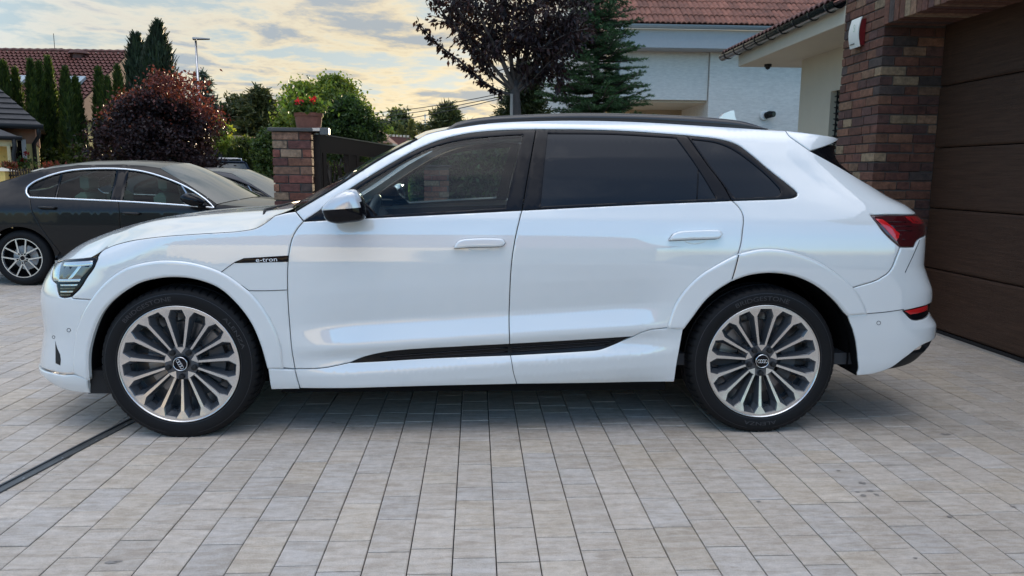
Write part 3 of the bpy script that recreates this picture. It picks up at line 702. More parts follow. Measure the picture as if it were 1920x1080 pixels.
# mirror
def mirror_(side):
    yo = 3.47 if side < 0 else 2*YC-3.47
    k = 1 if side < 0 else -1
    def poly3(px, yy): return [at_y(*p, yy) for p in px]
    cap = [(602, 391), (612, 379), (628, 366.5), (645, 358.5), (657, 356), (665, 357.5), (673, 367), (679, 381), (682, 396), (682, 409), (676, 414), (650, 418), (630, 419.5), (612, 414), (606, 405)]
    sm = smooth_path([np.array([*p]) for p in cap+[cap[0]]], 4)[:-1]
    P = np.array([at_y(p[0], p[1], 3.47) for p in sm]); cen = P.mean(0); b = MB(); rings = []
    for fr, dy in ((.35, -.028), (.7, -.022), (.9, -.010), (1.0, .008), (1.02, .035), (.98, .10), (.9, .17), (.6, .19)):
        Q = cen+(P-cen)*fr; Q = Q.copy(); Q[:, 1] = 3.47+dy; rings.append(Q)
    vs_ = [cen+np.array([0, -.03, 0])]; fs = []; mi = []
    n = len(P)
    for q in rings: vs_ += list(q)
    def ismi(c):
        px = proj(c); lim = 392+ (px[0]-602)*(-.08) ; return 0 if (px[1] < lim+3 and px[0] < 676) else 1
    for j in range(n): fs.append((0, 1+j, 1+(j+1) % n))
    for r in range(len(rings)-1):
        for j in range(n): fs.append((1+r*n+j, 1+(r+1)*n+j, 1+(r+1)*n+(j+1) % n, 1+r*n+(j+1) % n))
    fs.append(tuple(1+(len(rings)-1)*n+j for j in range(n)))
    vs_ = [np.array(v) for v in vs_]
    for f in fs: mi.append(ismi(np.mean([vs_[i] for i in f], 0)))
    for f, m in zip(fs, mi): pass
    b.add(vs_, [f for f in fs]); b.m = mi
    o = b.build('side_mirror', [mat('mirror_silver', (.60, .61, .62), rough=.15, metal=.25, coat=1.0), M_gloss], CAR, smooth=True, auto=60)
    b = MB(); a0 = at_y(640, 414, 3.60); b.box((a0[0]-.05, 3.60, a0[2]-.005), (a0[0]+.05, 3.76, a0[2]+.045), bev=.01); b.build('mirror_foot', M_gloss, o).matrix_parent_inverse = Matrix.Translation((0, 0, 0))
    return o
mir = mirror_(-1); mirrored.append(mir)

# ---- wheels
def wheel(cx_, cz_, text, tyre_r=.386, face_y=3.632, steer=0.0):
    W = empty('wheel', (cx_, face_y, cz_)); W.parent = CAR; W.matrix_parent_inverse = Matrix.Translation((0, -YC, 0)); W.rotation_euler = (0, 0, steer)
    # tyre
    n = 360; prof = [(.030, .286), (.016, .291), (.008, .300), (.0035, .314), (.0015, .330), (.002, .344), (.0055, .356), (.0105, .366), (.018, .3745), (.030, .380), (.055, .3845), (.085, .386), (.088, .379), (.098, .379), (.101, .386), (.130, .3865), (.150, .386), (.153, .379), (.163, .379), (.166, .386), (.22, .381), (.245, .366), (.255, .34), (.25, .29)]
    V = []; F = []
    for i, (y, r) in enumerate(prof):
        for k in range(n):
            rr = r; ph = k % 6
            if 8 <= i <= 11 and ph == 0: rr -= .006
            a = 2*PI*k/n+(.004*(i-8) if i >= 8 else 0); x, z = rr*math.cos(a), rr*math.sin(a)
            z = max(z, -cz_+.0005); yy = y-(.006*max(0, (-z-cz_*.86)/(cz_*.14))**2 if z < -cz_*.86 else 0)
            V.append((x, yy, z))
    for i in range(len(prof)-1):
        for k in range(n): F.append((i*n+k, i*n+(k+1) % n, (i+1)*n+(k+1) % n, (i+1)*n+k))
    b = MB(); b.add(V, F); t = b.build('tyre', M_tyre, W, smooth=True, auto=40)
    # raised lettering and rings on the sidewall
    b = MB()
    def arc_text(txt, size, a0, a1, r0):
        nonlocal b
        v, f = text_mesh(txt, size); x0, x1 = v[:, 0].min(), v[:, 0].max(); h = (v[:, 1]-v[:, 1].min())
        a = a0+(a1-a0)*(v[:, 0]-x0)/(x1-x0); r = r0+h
        yv = np.interp(r, [p[1] for p in prof[:10]], [p[0] for p in prof[:10]])-.0012
        b.add(np.stack([r*np.cos(a), yv, r*np.sin(a)], 1), f)
    for (tx, sz, a0, a1, r0) in text:
        b = MB(); arc_text(tx, sz, math.radians(a0), math.radians(a1), r0); b.build('tyre_lettering', M_letter, W)
    b = MB()
    for r in (.301, .352): b.lathe([(np.interp(r, [p[1] for p in prof[:10]], [p[0] for p in prof[:10]])-.0012, r), (np.interp(r+.0018, [p[1] for p in prof[:10]], [p[0] for p in prof[:10]])-.0012, r+.0018)], 120, 'y')
    b.build('sidewall_ring', M_letter, W, smooth=True)
    # rim face: plate with fifteen windows
    Ro, Ri, r0 = .2925, .277, .080
    def yface(r): return .010+.030*(1-np.clip(np.asarray(r)/.27, 0, 1)**1.6)
    arms = []
    for k in range(5):
        c = 90+72*k; arms += [c-12, c+12, c+36]
    arms = sorted([a % 360 for a in arms]); wins = []
    vc = [(90+72*k) % 360 for k in range(5)]
    def hw(r): return np.interp(r, [.05, .09, .2, .240], [.0048, .0052, .0070, .0078])
    for i in range(15):
        a1, a2 = math.radians(arms[i]), math.radians(arms[(i+1) % 15]+(360 if i == 14 else 0)); mid = (a1+a2)/2
        isv = any(abs(((math.degrees(mid)-c+180) % 360)-180) < 2 for c in vc)
        rs = .085 if isv else .082
        L = []; Rr = []
        for r in (rs, rs+.03, .15, .20, .240): o = hw(r); L.append((r, a1+o/r)); Rr.append((r, a2-o/r))
        # chamfered outer end, different on the two sides
        top = [(.2755, a2-.030/.277), (.2755, a1+.030/.277)]
        p = [(r*math.cos(a), r*math.sin(a)) for r, a in Rr]+[(r*math.cos(a), r*math.sin(a)) for r, a in top]+[(r*math.cos(a), r*math.sin(a)) for r, a in L[::-1]]
        wins.append((np.array(p), mid))
    pts = []; edges = []
    def addloop(P):
        o = len(pts); pts.extend([tuple(x) for x in P]); n_ = len(P); edges.extend([(o+i, o+(i+1) % n_) for i in range(n_)])
    nc = 180; ang = np.linspace(0, 2*PI, nc, endpoint=False)
    addloop(np.stack([Ro*np.cos(ang), Ro*np.sin(ang)], 1)); addloop(np.stack([.046*np.cos(ang[::4]), .046*np.sin(ang[::4])], 1))
    for p, _ in wins: addloop(p)
    hubc = np.stack([.084*np.cos(ang[::3]), .084*np.sin(ang[::3])], 1)
    tips = []
    for c in vc:
        c_ = math.radians(c); q = [(.050, c_)]+[(.084, c_+math.radians(12)+.0065/.084), (.084, c_-math.radians(12)-.0065/.084)]
        q = np.array([(r*math.cos(a), r*math.sin(a)) for r, a in q]); tips.append(q); addloop(q)
    for r in (.12, .16, .20, .28):
        for a in arms: pts.append((r*math.cos(math.radians(a)), r*math.sin(math.radians(a))))
    vv, ee, fF, *_ = delaunay_2d_cdt([Vector(p) for p in pts], edges, [], 0, 1e-7)
    V2 = np.array([list(v) for v in vv]); F2 = np.array([list(f) for f in fF]); cen = V2[F2].mean(1); rc = np.hypot(cen[:, 0], cen[:, 1])
    keep = (rc < Ro) & (rc > .0455)
    for p, _ in wins: keep &= ~inside(cen, p)
    F2 = F2[keep]; cen = cen[keep]; rc = rc[keep]
    mach = rc > .0845
    for q in tips: mach |= inside(cen, q)
    # thin outline: shrink machined zone is left to the coat; hub stays dark
    r2 = np.hypot(V2[:, 0], V2[:, 1]); V3 = np.stack([V2[:, 0], yface(r2), V2[:, 1]], 1)
    b = MB(); b.add(V3, [tuple(f) for f in F2]); b.m = [0 if m_ else 1 for m_ in mach]
    spk = b.build('rim', [M_machined, M_rimgrey], W)
    bevs = MB()
    for p, mid in wins:      # pocket walls, slanting into the wheel
        r = np.hypot(p[:, 0], p[:, 1]); top = np.stack([p[:, 0], yface(r), p[:, 1]], 1)
        cen_ = p.mean(0); tdir = np.array([-math.sin(mid), math.cos(mid)])
        sh = p-cen_; along = sh@np.array([math.cos(mid), math.sin(mid)]); acr = sh@tdir
        q1 = cen_+np.outer(along*.97-.001, [math.cos(mid), math.sin(mid)])+np.outer(acr*.90, tdir)
        q2 = cen_+np.outer(along*.86-.008, [math.cos(mid), math.sin(mid)])+np.outer(acr*.52, tdir)
        q3 = cen_+np.outer(along*.86-.008, [math.cos(mid), math.sin(mid)])+np.outer(acr*.50, tdir)
        m1 = np.stack([q1[:, 0], yface(np.hypot(q1[:, 0], q1[:, 1]))+.004, q1[:, 1]], 1)
        m2 = np.stack([q2[:, 0], yface(np.hypot(q2[:, 0], q2[:, 1]))+.032, q2[:, 1]], 1); m3 = m2+np.array([0, .03, 0])
        n_ = len(p); vs_ = np.vstack([top, m1, m2, m3]); fs = []
        for k_ in range(3): fs += [(k_*n_+i, (k_+1)*n_+i, (k_+1)*n_+(i+1) % n_, k_*n_+(i+1) % n_) for i in range(n_)]
        bevs.add(vs_, fs)
    bevs.build('spoke_side', M_rimgrey, W)['label'] = 'anthracite pocket walls between the spokes'
    b = MB(); b.lathe([(.010, Ro), (.004, Ro+.001), (.004, Ro-.003), (.010, Ro-.005)], 160, 'y'); b.build('rim_lip', M_machined, W, smooth=True)
    b = MB(); b.lathe([(.010, .290), (.03, .283), (.05, .272), (.20, .265)], 100, 'y'); b.build('rim_barrel', M_rimgrey, W, smooth=True)
    b = MB(); b.lathe([(.040, .045), (.060, .060), (.060, .09), (.09, .095), (.13, .10)], 60, 'y'); b.lathe([(.047, .0), (.047, .05)], 40, 'y'); b.build('hub', M_rimgrey, W, smooth=True, auto=40)
    b = MB(); b.lathe([(.125, .10), (.120, .115), (.118, .195), (.122, .20), (.15, .20), (.15, .28), (.16, .28)], 100, 'y'); b.build('brake_disc', M_disc, W, smooth=True, auto=30)
    b = MB()
    for k in range(14):
        a0, a1 = math.radians(-34+4.6*k), math.radians(-34+4.6*(k+1)); pr = [(.20, a0), (.20, a1), (.125, a1), (.125, a0)]
        b.prism([(r*math.cos(a), .085, r*math.sin(a)) for r, a in pr], (0, .05, 0))
    b.build('brake_caliper', mat('caliper_grey', (.07, .07, .075), rough=.5), W)
    b = MB(); b.lathe([(.19, .0), (.19, .29)], 60, 'y'); b.build('backing_plate', M_gap, W)
    bm_ = MB(); bm_.lathe([(.050, .0145), (.024, .0140), (.019, .0115), (.017, .0)], 18, 'y'); bme = bm_.build('wheel_bolt', M_plastic, None, smooth=True, auto=50, link_it=False)
    for k in range(5):
        a = math.radians(270+72*k); link('wheel_bolt', bme, None, W, (.066*math.cos(a), 0, .066*math.sin(a)))
    b = MB(); b.lathe([(.045, .036), (.022, .035), (.019, .032), (.018, .0)], 48, 'y'); cap_ = b.build('hub_cap', M_gloss, W, smooth=True, auto=40)
    b = MB(); b.lathe([(.022, .0355), (.0175, .0345), (.0175, .0325), (.020, .031)], 48, 'y'); b.build('cap_ring', M_chrome, W, smooth=True)
    b = MB()
    for k in range(4):
        cxk = (k-1.5)*.0118; pts_ = [(cxk+.0083*math.cos(a), .0165, .0083*math.sin(a)) for a in np.linspace(0, 2*PI, 25)]; b.tube(pts_, .0013, 6, cap=False)
    em = b.build('ring_emblem', M_chrome, W, smooth=True)
    if steer: em.rotation_euler = (0, math.radians(58), 0)
    return W
wF = wheel(-1.4535, .374, [('BRIDGESTONE', .030, 139, 93, .318), ('ALENZA', .026, 46, 14, .318)], steer=.0)
bpy.data.objects['ring_emblem'].rotation_euler = (0, math.radians(62), 0)
wR = wheel(1.4648, .376, [('BRIDGESTONE', .032, 119, 70, .317), ('ALENZA', .026, -75, -105, .318)])
def copy_wheel(Wo, name='wheel'):
    c = Wo.copy(); col.objects.link(c); c.location = (Wo.location[0], 2*YC-Wo.location[1], Wo.location[2]); c.rotation_euler = (0, 0, 0); c.scale = (1, -1, 1)
    for ch in list(Wo.children):
        d = ch.copy(); col.objects.link(d); d.parent = c
    return c
copy_wheel(wF); copy_wheel(wR)

# wheel houses, underbody, inner shell
def wheelhouse(cx_, lip):
    b = MB(); P = []
    L3 = S(lip, -.004); k_ = 4
    for p in L3[::1]: P.append([p+np.array([0, .004, 0]), p+np.array([0, .04, 0]), np.array([cx_+(p[0]-cx_)*1.02, 3.99, .37+(p[2]-.37)*1.02])])
    b.grid(np.array(P)); q = [tuple(r[2]) for r in P]; b.add(q, [tuple(range(len(q)))])
    b2 = b; P = []
    for a in np.linspace(-.1, PI+.1, 30):
        x, z = cx_+.475*math.cos(a), .37+.465*math.sin(a); P.append([(x, 3.70, max(z, .31)), (x, 3.99, max(z, .31))])
    b.grid(P); q = [(cx_+.47*math.cos(a), 3.99, max(.37+.46*math.sin(a), .31)) for a in np.linspace(-.1, PI+.1, 30)]; b.add(q, [tuple(range(len(q)))])
    o = b.build('wheel_arch_liner', M_gap, CAR); mirrored.append(o); return o
wheelhouse(-1.455, Cv['arch_f']); wheelhouse(1.465, np.vstack([Cv['arch_rl'][:-1], Cv['arch_rr'][:-1], Cv['arch_rb']]))
b = MB(); b.box((-1.0, 3.78, .19), (1.0, 2*YC-3.78, .34)); b.box((-.93, 3.68, .25), (.95, 3.80, .34)); b.box((-.93, 2*YC-3.80, .25), (.95, 2*YC-3.68, .34)); b.box((-2.1, 3.99, .19), (1.85, 2*YC-3.99, .34)); b.box((1.9, 3.95, .38), (2.25, 2*YC-3.95, .46)); b.build('underbody', M_gap, CAR)
b = MB(); b.box((-1.93, 3.70, .212), (-1.80, 3.95, .33)); b.build('mudguard', M_plastic, CAR)
def shell_poly():
    return loop(straight((560, 425), (1385, 385)), straight((1385, 385), (1371, 470)), [(1371, 505), (1310, 535), (1255, 600), (1250, 700)], straight((1250, 700), (560, 712)), straight((560, 712), (552, 640)))
part('door_lining', shell_poly(), M_interior, CAR, off=-.045, bevel=0, depth=0, far=True)
# interior
b = MB(); b.box((-1.05, 3.76, .75), (-.62, 2*YC-3.76, 1.07), bev=.04); b.box((-.72, 4.35, .5), (.2, 4.80, .72), bev=.03); b.build('dashboard', M_interior, CAR)
b = MB(); P = [(-.60+.06*math.sin(a), 4.18+.185*math.cos(a), 1.0+.18*math.sin(a)) for a in np.linspace(0, 2*PI, 33)]; b.tube(P, .017, 8, cap=False); b.tube([(-.60, 4.0, 1.0), (-.60, 4.36, 1.0)], .014, 6); b.tube([(-.60, 4.18, 1.0), (-.85, 4.18, .95)], .03, 8); b.build('steering_wheel', mat('steering_leather', (.12, .12, .12), rough=.35), CAR, smooth=True)
def seat(x, y):
    b = MB(); b.box((x-.25, y-.25, .55), (x+.28, y+.25, .72), bev=.05)
    b.add([(x+.20, y-.25, .68), (x+.20, y+.25, .68), (x+.38, y+.25, .70), (x+.38, y-.25, .70), (x+.42, y-.21, 1.22), (x+.42, y+.21, 1.22), (x+.52, y+.21, 1.20), (x+.52, y-.21, 1.20)], [(0, 1, 2, 3), (4, 7, 6, 5), (0, 4, 5, 1), (1, 5, 6, 2), (2, 6, 7, 3), (3, 7, 4, 0)])
    b.box((x+.43, y-.13, 1.24), (x+.53, y+.13, 1.42), bev=.03); return b.build('seat', M_seat, CAR)
seat(-.02, 4.18); seat(-.02, 4.97); seat(.85, 4.2); seat(.85, 4.95)
b = MB(); b.box((-.9, 3.72, .34), (2.0, 2*YC-3.72, .40)); b.build('cabin_floor', M_interior, CAR)
b = MB(); b.box((.33, 3.90, 1.0), (.40, 3.94, 1.42)); b.build('belt_pillar', M_interior, CAR)

# far side: linked copies mirrored across the centre plane
def mirror_copy(o):
    c = o.copy(); col.objects.link(c); c.scale = (1, -1, 1); c.matrix_parent_inverse = Matrix.Translation((0, -YC, 0)); c.location = (0, 2*YC, 0)
    for ch in list(o.children):
        d = ch.copy(); col.objects.link(d); d.parent = c
    return c
for o in mirrored: mirror_copy(o)
bpy.context.view_layer.update()
# ------------------------------------------------------------------ ground: pavers
M_bed = mat('joint_sand', (.018, .016, .014), rough=.95)
def sh(c, a): return tuple(x*a for x in c)
def paver_material():
    m = bpy.data.materials.new('paver_stone'); m.use_nodes = True; t = m.node_tree; bs = t.nodes['Principled BSDF']
    at = t.nodes.new('ShaderNodeAttribute'); at.attribute_name = 'col'
    ge = t.nodes.new('ShaderNodeNewGeometry'); mp = t.nodes.new('ShaderNodeMapping'); mp.inputs['Scale'].default_value = (1.6, 8.0, 8.0)
    t.links.new(ge.outputs['Position'], mp.inputs[0])
    st = noise(t, mp.outputs[0], 3.4, 9, .72, .5); gr = noise(t, ge.outputs['Position'], 260, 3, .7); md = noise(t, ge.outputs['Position'], 26, 6, .65); big = noise(t, ge.outputs['Position'], .7, 4, .6)
    c = mixc(t, 1.0, at.outputs['Color'], ramp(t, st, [(.36, .84), (.48, 1.0), (.58, 1.15)]), 'MULTIPLY')
    c = mixc(t, 1.0, c, ramp(t, st, [(.40, (1.03, 1.0, .965)), (.62, (.98, 1.0, 1.035))]), 'MULTIPLY')
    c = mixc(t, 1.0, c, ramp(t, md, [(.3, .86), (.7, 1.12)]), 'MULTIPLY')
    c = mixc(t, 1.0, c, ramp(t, gr, [(.35, .80), (.7, 1.16)]), 'MULTIPLY')
    c = mixc(t, 1.0, c, ramp(t, big, [(.3, .88), (.7, 1.08)]), 'MULTIPLY')
    t.links.new(c, bs.inputs['Base Color']); bs.inputs['Roughness'].default_value = .72; bs.inputs['Specular IOR Level'].default_value = .35
    bn = t.nodes.new('ShaderNodeBump'); bn.inputs['Distance'].default_value = .0009; bn.inputs['Strength'].default_value = 1
    hh = math_n(t, 'ADD', gr, math_n(t, 'MULTIPLY', md, 1.2)); t.links.new(hh, bn.inputs['Height']); t.links.new(bn.outputs[0], bs.inputs['Normal']); return m
M_paver = paver_material()
b = MB(); b.add([(-400, -60, -.6), (400, -60, -.6), (400, 1500, -.6), (-400, 1500, -.6)], [(0, 1, 2, 3)])
ground = b.build('ground', mat('ground_soil', (.06, .065, .035), rough=.95, noise_amt=.4, noise_scale=.5)); tag(ground, kind='structure'); ground.location = (0, 0, .55)
b = MB(); b.add([(-30, -6.1, -.012), (20, -6.1, -.012), (20, 30, -.012), (-30, 30, -.012)], [(0, 1, 2, 3)]); paving = b.build('paving', M_bed); tag(paving, kind='structure')
b = MB(); b.add([(-60, -60, -.02), (40, -60, -.02), (40, -6.1, -.02), (-60, -6.1, -.02)], [(0, 1, 2, 3)]); tag(b.build('street', mat('asphalt', (.07, .07, .072), rough=.9, noise_amt=.3, noise_scale=8)), kind='structure')
PW = .15; X0 = -.079
drain_a = np.array([-1.9720, 3.0369]); drain_b = np.array([-1.8287, 3.872]); dd = drain_b-drain_a; ddn = dd/np.linalg.norm(dd); dnn = np.array([ddn[1], -ddn[0]])
def paver_col():
    base = np.array([.47, .412, .35]); k = rng.normal(1, .042); w_ = rng.random()
    if w_ < .26: c = base*np.array([.975, 1.0, 1.035])
    elif w_ < .42: c = base*np.array([1.02, 1.0, .955])
    else: c = base*np.array([1.0, .995, .985])
    return tuple(np.clip(c*k, .05, .8))
def paver_geo(mb, x0, x1, y0, y1, dz, tilt, c):
    g = .0022; ch = .0042; x0 += g; x1 -= g; y0 += g*.95; y1 -= g*.95
    z = dz; V = [(x0, y0, z-.010), (x1, y0, z-.010), (x1, y1, z-.010), (x0, y1, z-.010), (x0, y0, z-.0022), (x1, y0, z-.0022), (x1, y1, z-.0022), (x0, y1, z-.0022),
                 (x0+ch, y0+ch, z), (x1-ch, y0+ch, z), (x1-ch, y1-ch, z), (x0+ch, y1-ch, z)]
    V = [(x, y, zz+tilt[0]*(x-x0)+tilt[1]*(y-y0)) for x, y, zz in V]
    F = [(8, 9, 10, 11)]+[(i, (i+1) % 4, 4+(i+1) % 4, 4+i) for i in range(4)]+[(4+i, 4+(i+1) % 4, 8+(i+1) % 4, 8+i) for i in range(4)]
    mb.add(V, F, 0, c)
cells = []
lens = [.13, .17, .21, .25, .31]
for k in range(-130, 40):
    x0 = X0+k*PW; y = (-6.0 if -46 < k < 36 else -1.0) - rng.random()*.2; ymax = 24 if k < 25 else 24
    while y < ymax:
        L = lens[int(rng.integers(0, 5))]; cells.append((x0, y, L)); y += L
vis = []
for (x0, y, L) in cells:
    cx_, cy_ = x0+PW/2, y+L/2
    if cy_ < .6: vis.append((1e9, x0, y, L)); continue
    p = proj((cx_, cy_, 0)); seen = -40 < p[0] < 1960 and 300 < p[1] < 1100
    hid = (-1.2 < cx_ < 1.25 and 4.45 < cy_ < 6.0)
    vis.append((cy_ if seen and not hid else 1e6+cy_, x0, y, L))
vis.sort(); stuff = MB(); cnt = 0
for d, x0, y, L in vis:
    dz = rng.normal(0, .0004); tl_ = rng.normal(0, .0022, 2)
    if cnt < 300 and d < 1e5:
        b = MB(); paver_geo(b, x0, x0+PW, y, y+L, dz, tl_, paver_col()); b.build('paver', M_paver, paving); cnt += 1
    else: paver_geo(stuff, x0, x0+PW, y, y+L, dz, tl_, paver_col())
so = stuff.build('paver_field', M_paver, paving); so['kind'] = 'stuff'
# drain channel
b = MB(); h0 = drain_a-ddn*2.2; h1 = drain_b+ddn*1.1; wd = .030
def q3(p, z): return (p[0], p[1], z)
for (o0, o1, z) in ((-wd, -wd+.010, .007), (wd-.010, wd, .007), (-wd+.010, wd-.010, .002)):
    pts = [h0+dnn*o0, h0+dnn*o1, h1+dnn*o1, h1+dnn*o0]; b.prism([q3(p, -.02) for p in pts], (0, 0, z+.02))
drain = b.build('drain_channel', mat('drain_steel', (.10, .108, .115), rough=.42, metal=.5, noise_amt=.3, noise_scale=12)); tag(drain, 'narrow dark steel drain channel set diagonally into the pavers by the front wheel', 'drain')
sc = MB(); sc.lathe([(.002, .006), (.0035, .005), (.0038, 0)], 10); scm = sc.build('screw', M_silvertrim, link_it=False)
for t_ in np.arange(-2.0, 2.0, .235):
    p = drain_a+ddn*t_+dnn*.012; link('screw', scm, None, drain, (p[0], p[1], 0))
# stains
M_stain = mat('damp_stain', (.24, .215, .19), rough=.5)
def stain(px, py, rx, ry, seed):
    r_ = random.Random(seed); c = at_z(px, py); n_ = 18; P = []
    for i in range(n_):
        a = 2*PI*i/n_; k = 1+.28*r_.uniform(-1, 1); P.append((c[0]+rx*k*math.cos(a), c[1]+ry*k*math.sin(a), .0022))
    b = MB(); b.add(P, [tuple(range(n_))]); return b.build('damp_stain', M_stain, paving)
for i, (px, py, rx, ry) in enumerate([(208, 1055, .018, .010), (222, 1053, .014, .005), (1616, 906, .014, .012), (1632, 921, .013, .011), (1643, 928, .008, .012), (1619, 930, .012, .012), (1608, 923, .010, .008), (625, 793, .014, .012), (662, 805, .010, .006), (1774, 815, .03, .014), (1572, 883, .010, .006), (1422, 941, .008, .007), (1716, 1047, .007, .006), (1780, 969, .010, .010), (1900, 951, .010, .010)]): stain(px, py, rx, ry, i)
# ------------------------------------------------------------------ buildings, walls, fences
M_brick = mat('brick_clay', (.2, .08, .06), rough=.88, attr=True, noise_amt=.55, noise_scale=26, bump=.005, bump_scale=70)
M_mortar = mat('mortar', (.085, .078, .070), rough=.95, bump=.002, bump_scale=120)
M_cream = mat('cream_render', (.56, .50, .39), rough=.9, noise_amt=.05, noise_scale=3, bump=.0006, bump_scale=200)
M_stucco = mat('white_stucco', (.60, .57, .52), rough=.95, noise_amt=.16, noise_scale=9, stretch=(1, 1, 4), bump=.004, bump_scale=26)
M_fascia = mat('grey_fascia', (.34, .35, .36), rough=.6, noise_amt=.05)
M_gutter = mat('zinc_gutter', (.30, .35, .38), rough=.4, metal=.4)
M_blackg = mat('black_gutter', (.015, .016, .018), rough=.25, coat=.5)
M_garage = mat('garage_door_brown', (.060, .032, .020), rough=.5, spec=.25, noise_amt=.35, noise_scale=9, stretch=(1, .35, 9), bump=.003, bump_scale=30)
M_tile = mat('clay_tile', (.22, .085, .055), rough=.8, noise_amt=.45, noise_scale=9, objrand=.55, bump=.002, bump_scale=30)
M_tiled = mat('dark_clay_tile', (.13, .055, .045), rough=.75, noise_amt=.3, noise_scale=5, objrand=.3)
M_steelbrown = mat('gate_brown', (.024, .016, .012), rough=.6, spec=.2)
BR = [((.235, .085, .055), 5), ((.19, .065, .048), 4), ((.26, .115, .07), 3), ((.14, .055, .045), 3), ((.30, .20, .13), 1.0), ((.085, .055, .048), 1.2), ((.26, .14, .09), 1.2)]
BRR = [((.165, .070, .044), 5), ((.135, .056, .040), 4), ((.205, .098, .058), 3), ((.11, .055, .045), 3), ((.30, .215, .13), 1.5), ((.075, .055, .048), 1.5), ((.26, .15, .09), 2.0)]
def brick_col(pal):
    w_ = np.array([p[1] for p in pal]); c = np.array(pal[rng.choice(len(pal), p=w_/w_.sum())][0]); return tuple(c*rng.uniform(.6, 1.0))
def brick(a, b, parent, pal, lab=None):
    mb = MB(); j = rng.uniform(-.0022, .0022, 6)
    a = np.array(a)+j[:3]; b_ = np.array(b)+j[3:]; bev = .004
    x0, y0, z0 = np.minimum(a, b_); x1, y1, z1 = np.maximum(a, b_); V = []
    for z, d in ((z0, bev), (z0+bev, 0), (z1-bev, 0), (z1, bev)):
        for (x, y) in ((x0+d, y0+d), (x1-d, y0+d), (x1-d, y1-d), (x0+d, y1-d)):
            V.append((x+rng.normal(0, .0009), y+rng.normal(0, .0009), z+rng.normal(0, .0007)))
    F = [(3, 2, 1, 0), (12, 13, 14, 15)]+[(4*k+i, 4*k+(i+1) % 4, 4*k+4+(i+1) % 4, 4*k+4+i) for k in range(3) for i in range(4)]
    mb.add(V, F, 0, brick_col(pal)); return mb.build('brick', M_brick, parent)
def brick_pier(parent, x0, x1, y0, y1, z0, z1, pitch, side, pal, Lb=.215, wb=.10):
    """bricks on the face towards the camera (y0) and on one side face (x0 when side<0, x1 when side>0)"""
    n = int(round((z1-z0)/pitch)); g = .011; cnt_ = 0
    xc = x0 if side < 0 else x1; sg = 1 if side < 0 else -1
    for r in range(n):
        za = z0+r*pitch+g/2; zb = z0+(r+1)*pitch-g/2
        la, lb = (Lb, wb) if r % 2 else (wb*1.05, Lb)
        if rng.random() < .15: la *= .8
        # corner brick wraps both faces
        brick((xc, y0, za), (xc+sg*la, y0+lb, zb), parent, pal); cnt_ += 1
        x = la+g
        W_ = x1-x0
        while x < W_-.03:
            l = Lb*rng.uniform(.85, 1.05) if rng.random() < .75 else Lb*.5
            if W_-x-l < .05: l = W_-x
            brick((xc+sg*x, y0+rng.uniform(-.002, .002), za), (xc+sg*min(x+l, W_), y0+.06, zb), parent, pal); x += l+g; cnt_ += 1
        y = lb+g; D_ = y1-y0
        while y < D_-.03:
            l = Lb*rng.uniform(.6, .75) if side < 0 and rng.random() < .6 else Lb*rng.uniform(.9, 1.02)
            if D_-y-l < .06: l = D_-y
            brick((xc+sg*rng.uniform(-.002, .002), y0+y, za), (xc+sg*.06, y0+min(y+l, D_), zb), parent, pal); y += l+g; cnt_ += 1
    return cnt_
# garage building on the right
XP, XG, YJ, YF, ZL = 3.405, 3.93, 6.33, 7.03, 2.564
gb = empty('garage_building', (XP, YF, 0), 'brick garage front with a wide brown sectional door at the right edge', 'building')
def wl(parent):   # keep world coordinates under a moved empty
    class _P: pass
    return parent
def put(o, parent): o.parent = parent; o.matrix_parent_inverse = Matrix.Translation(-Vector(parent.location)); return o
def fix(parent):
    inv = Matrix.Translation(-Vector(parent.location))
    for c in parent.children: c.matrix_parent_inverse = inv
wall = gb
b = MB(); b.box((XP+.012, YJ+.012, 0), (XG+.3, YF+.0, 3.4)); b.box((XP+.012, 1.0, ZL+.012), (XG+.3, YJ+.012, 3.4)); b.build('mortar_core', M_mortar, gb)
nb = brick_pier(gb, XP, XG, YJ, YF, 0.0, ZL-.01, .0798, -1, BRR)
r = 0; z = ZL-.01
while z < 3.25:      # courses above lintel level on the left face
    y = YJ-.3*(r % 2)*.35+.235
    y = YJ if z < ZL+.22 else YJ-.2
    while y < YF:
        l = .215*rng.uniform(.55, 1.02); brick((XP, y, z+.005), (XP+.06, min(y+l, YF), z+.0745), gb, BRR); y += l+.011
    z += .0798; r += 1
y = YJ-.004
while y > 4.1:       # soldier course over the door
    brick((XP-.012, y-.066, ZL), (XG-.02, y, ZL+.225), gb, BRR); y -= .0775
# door panels
zp = [.028]+[1.314+XG*v for v in (-.1985, -.0676, .0623, .1925)]+[2.60]
for i in range(5):
    mb = MB(); z0, z1 = zp[i]+.004, zp[i+1]-.004
    prof = [(XG+.045, z0), (XG+.010, z0), (XG+.002, z0+.010), (XG, z0+.02), (XG, z1-.02), (XG+.002, z1-.010), (XG+.010, z1), (XG+.045, z1)]
    mb.prism([(x, 1.2, z) for x, z in prof], (0, YJ-1.2-.004, 0)); mb.build('door_panel', M_garage, gb)
mb = MB(); mb.box((XG-.004, 1.2, .002), (XG+.045, YJ-.004, .026)); mb.build('door_seal', M_plastic, gb)
mb = MB(); mb.box((XG-.055, 1.2, -.01), (XG-.010, YJ-.01, .0015)); mb.build('threshold', mat('threshold_stone', (.30, .28, .25), rough=.7), gb)
mb = MB(); mb.box((XG+.05, 1.2, 0), (XG+.35, YJ, 2.7)); mb.box((XG+.3, 1.0, 0), (XG+6, 7.03, 3.4)); mb.build('inner_wall', M_gap, gb)
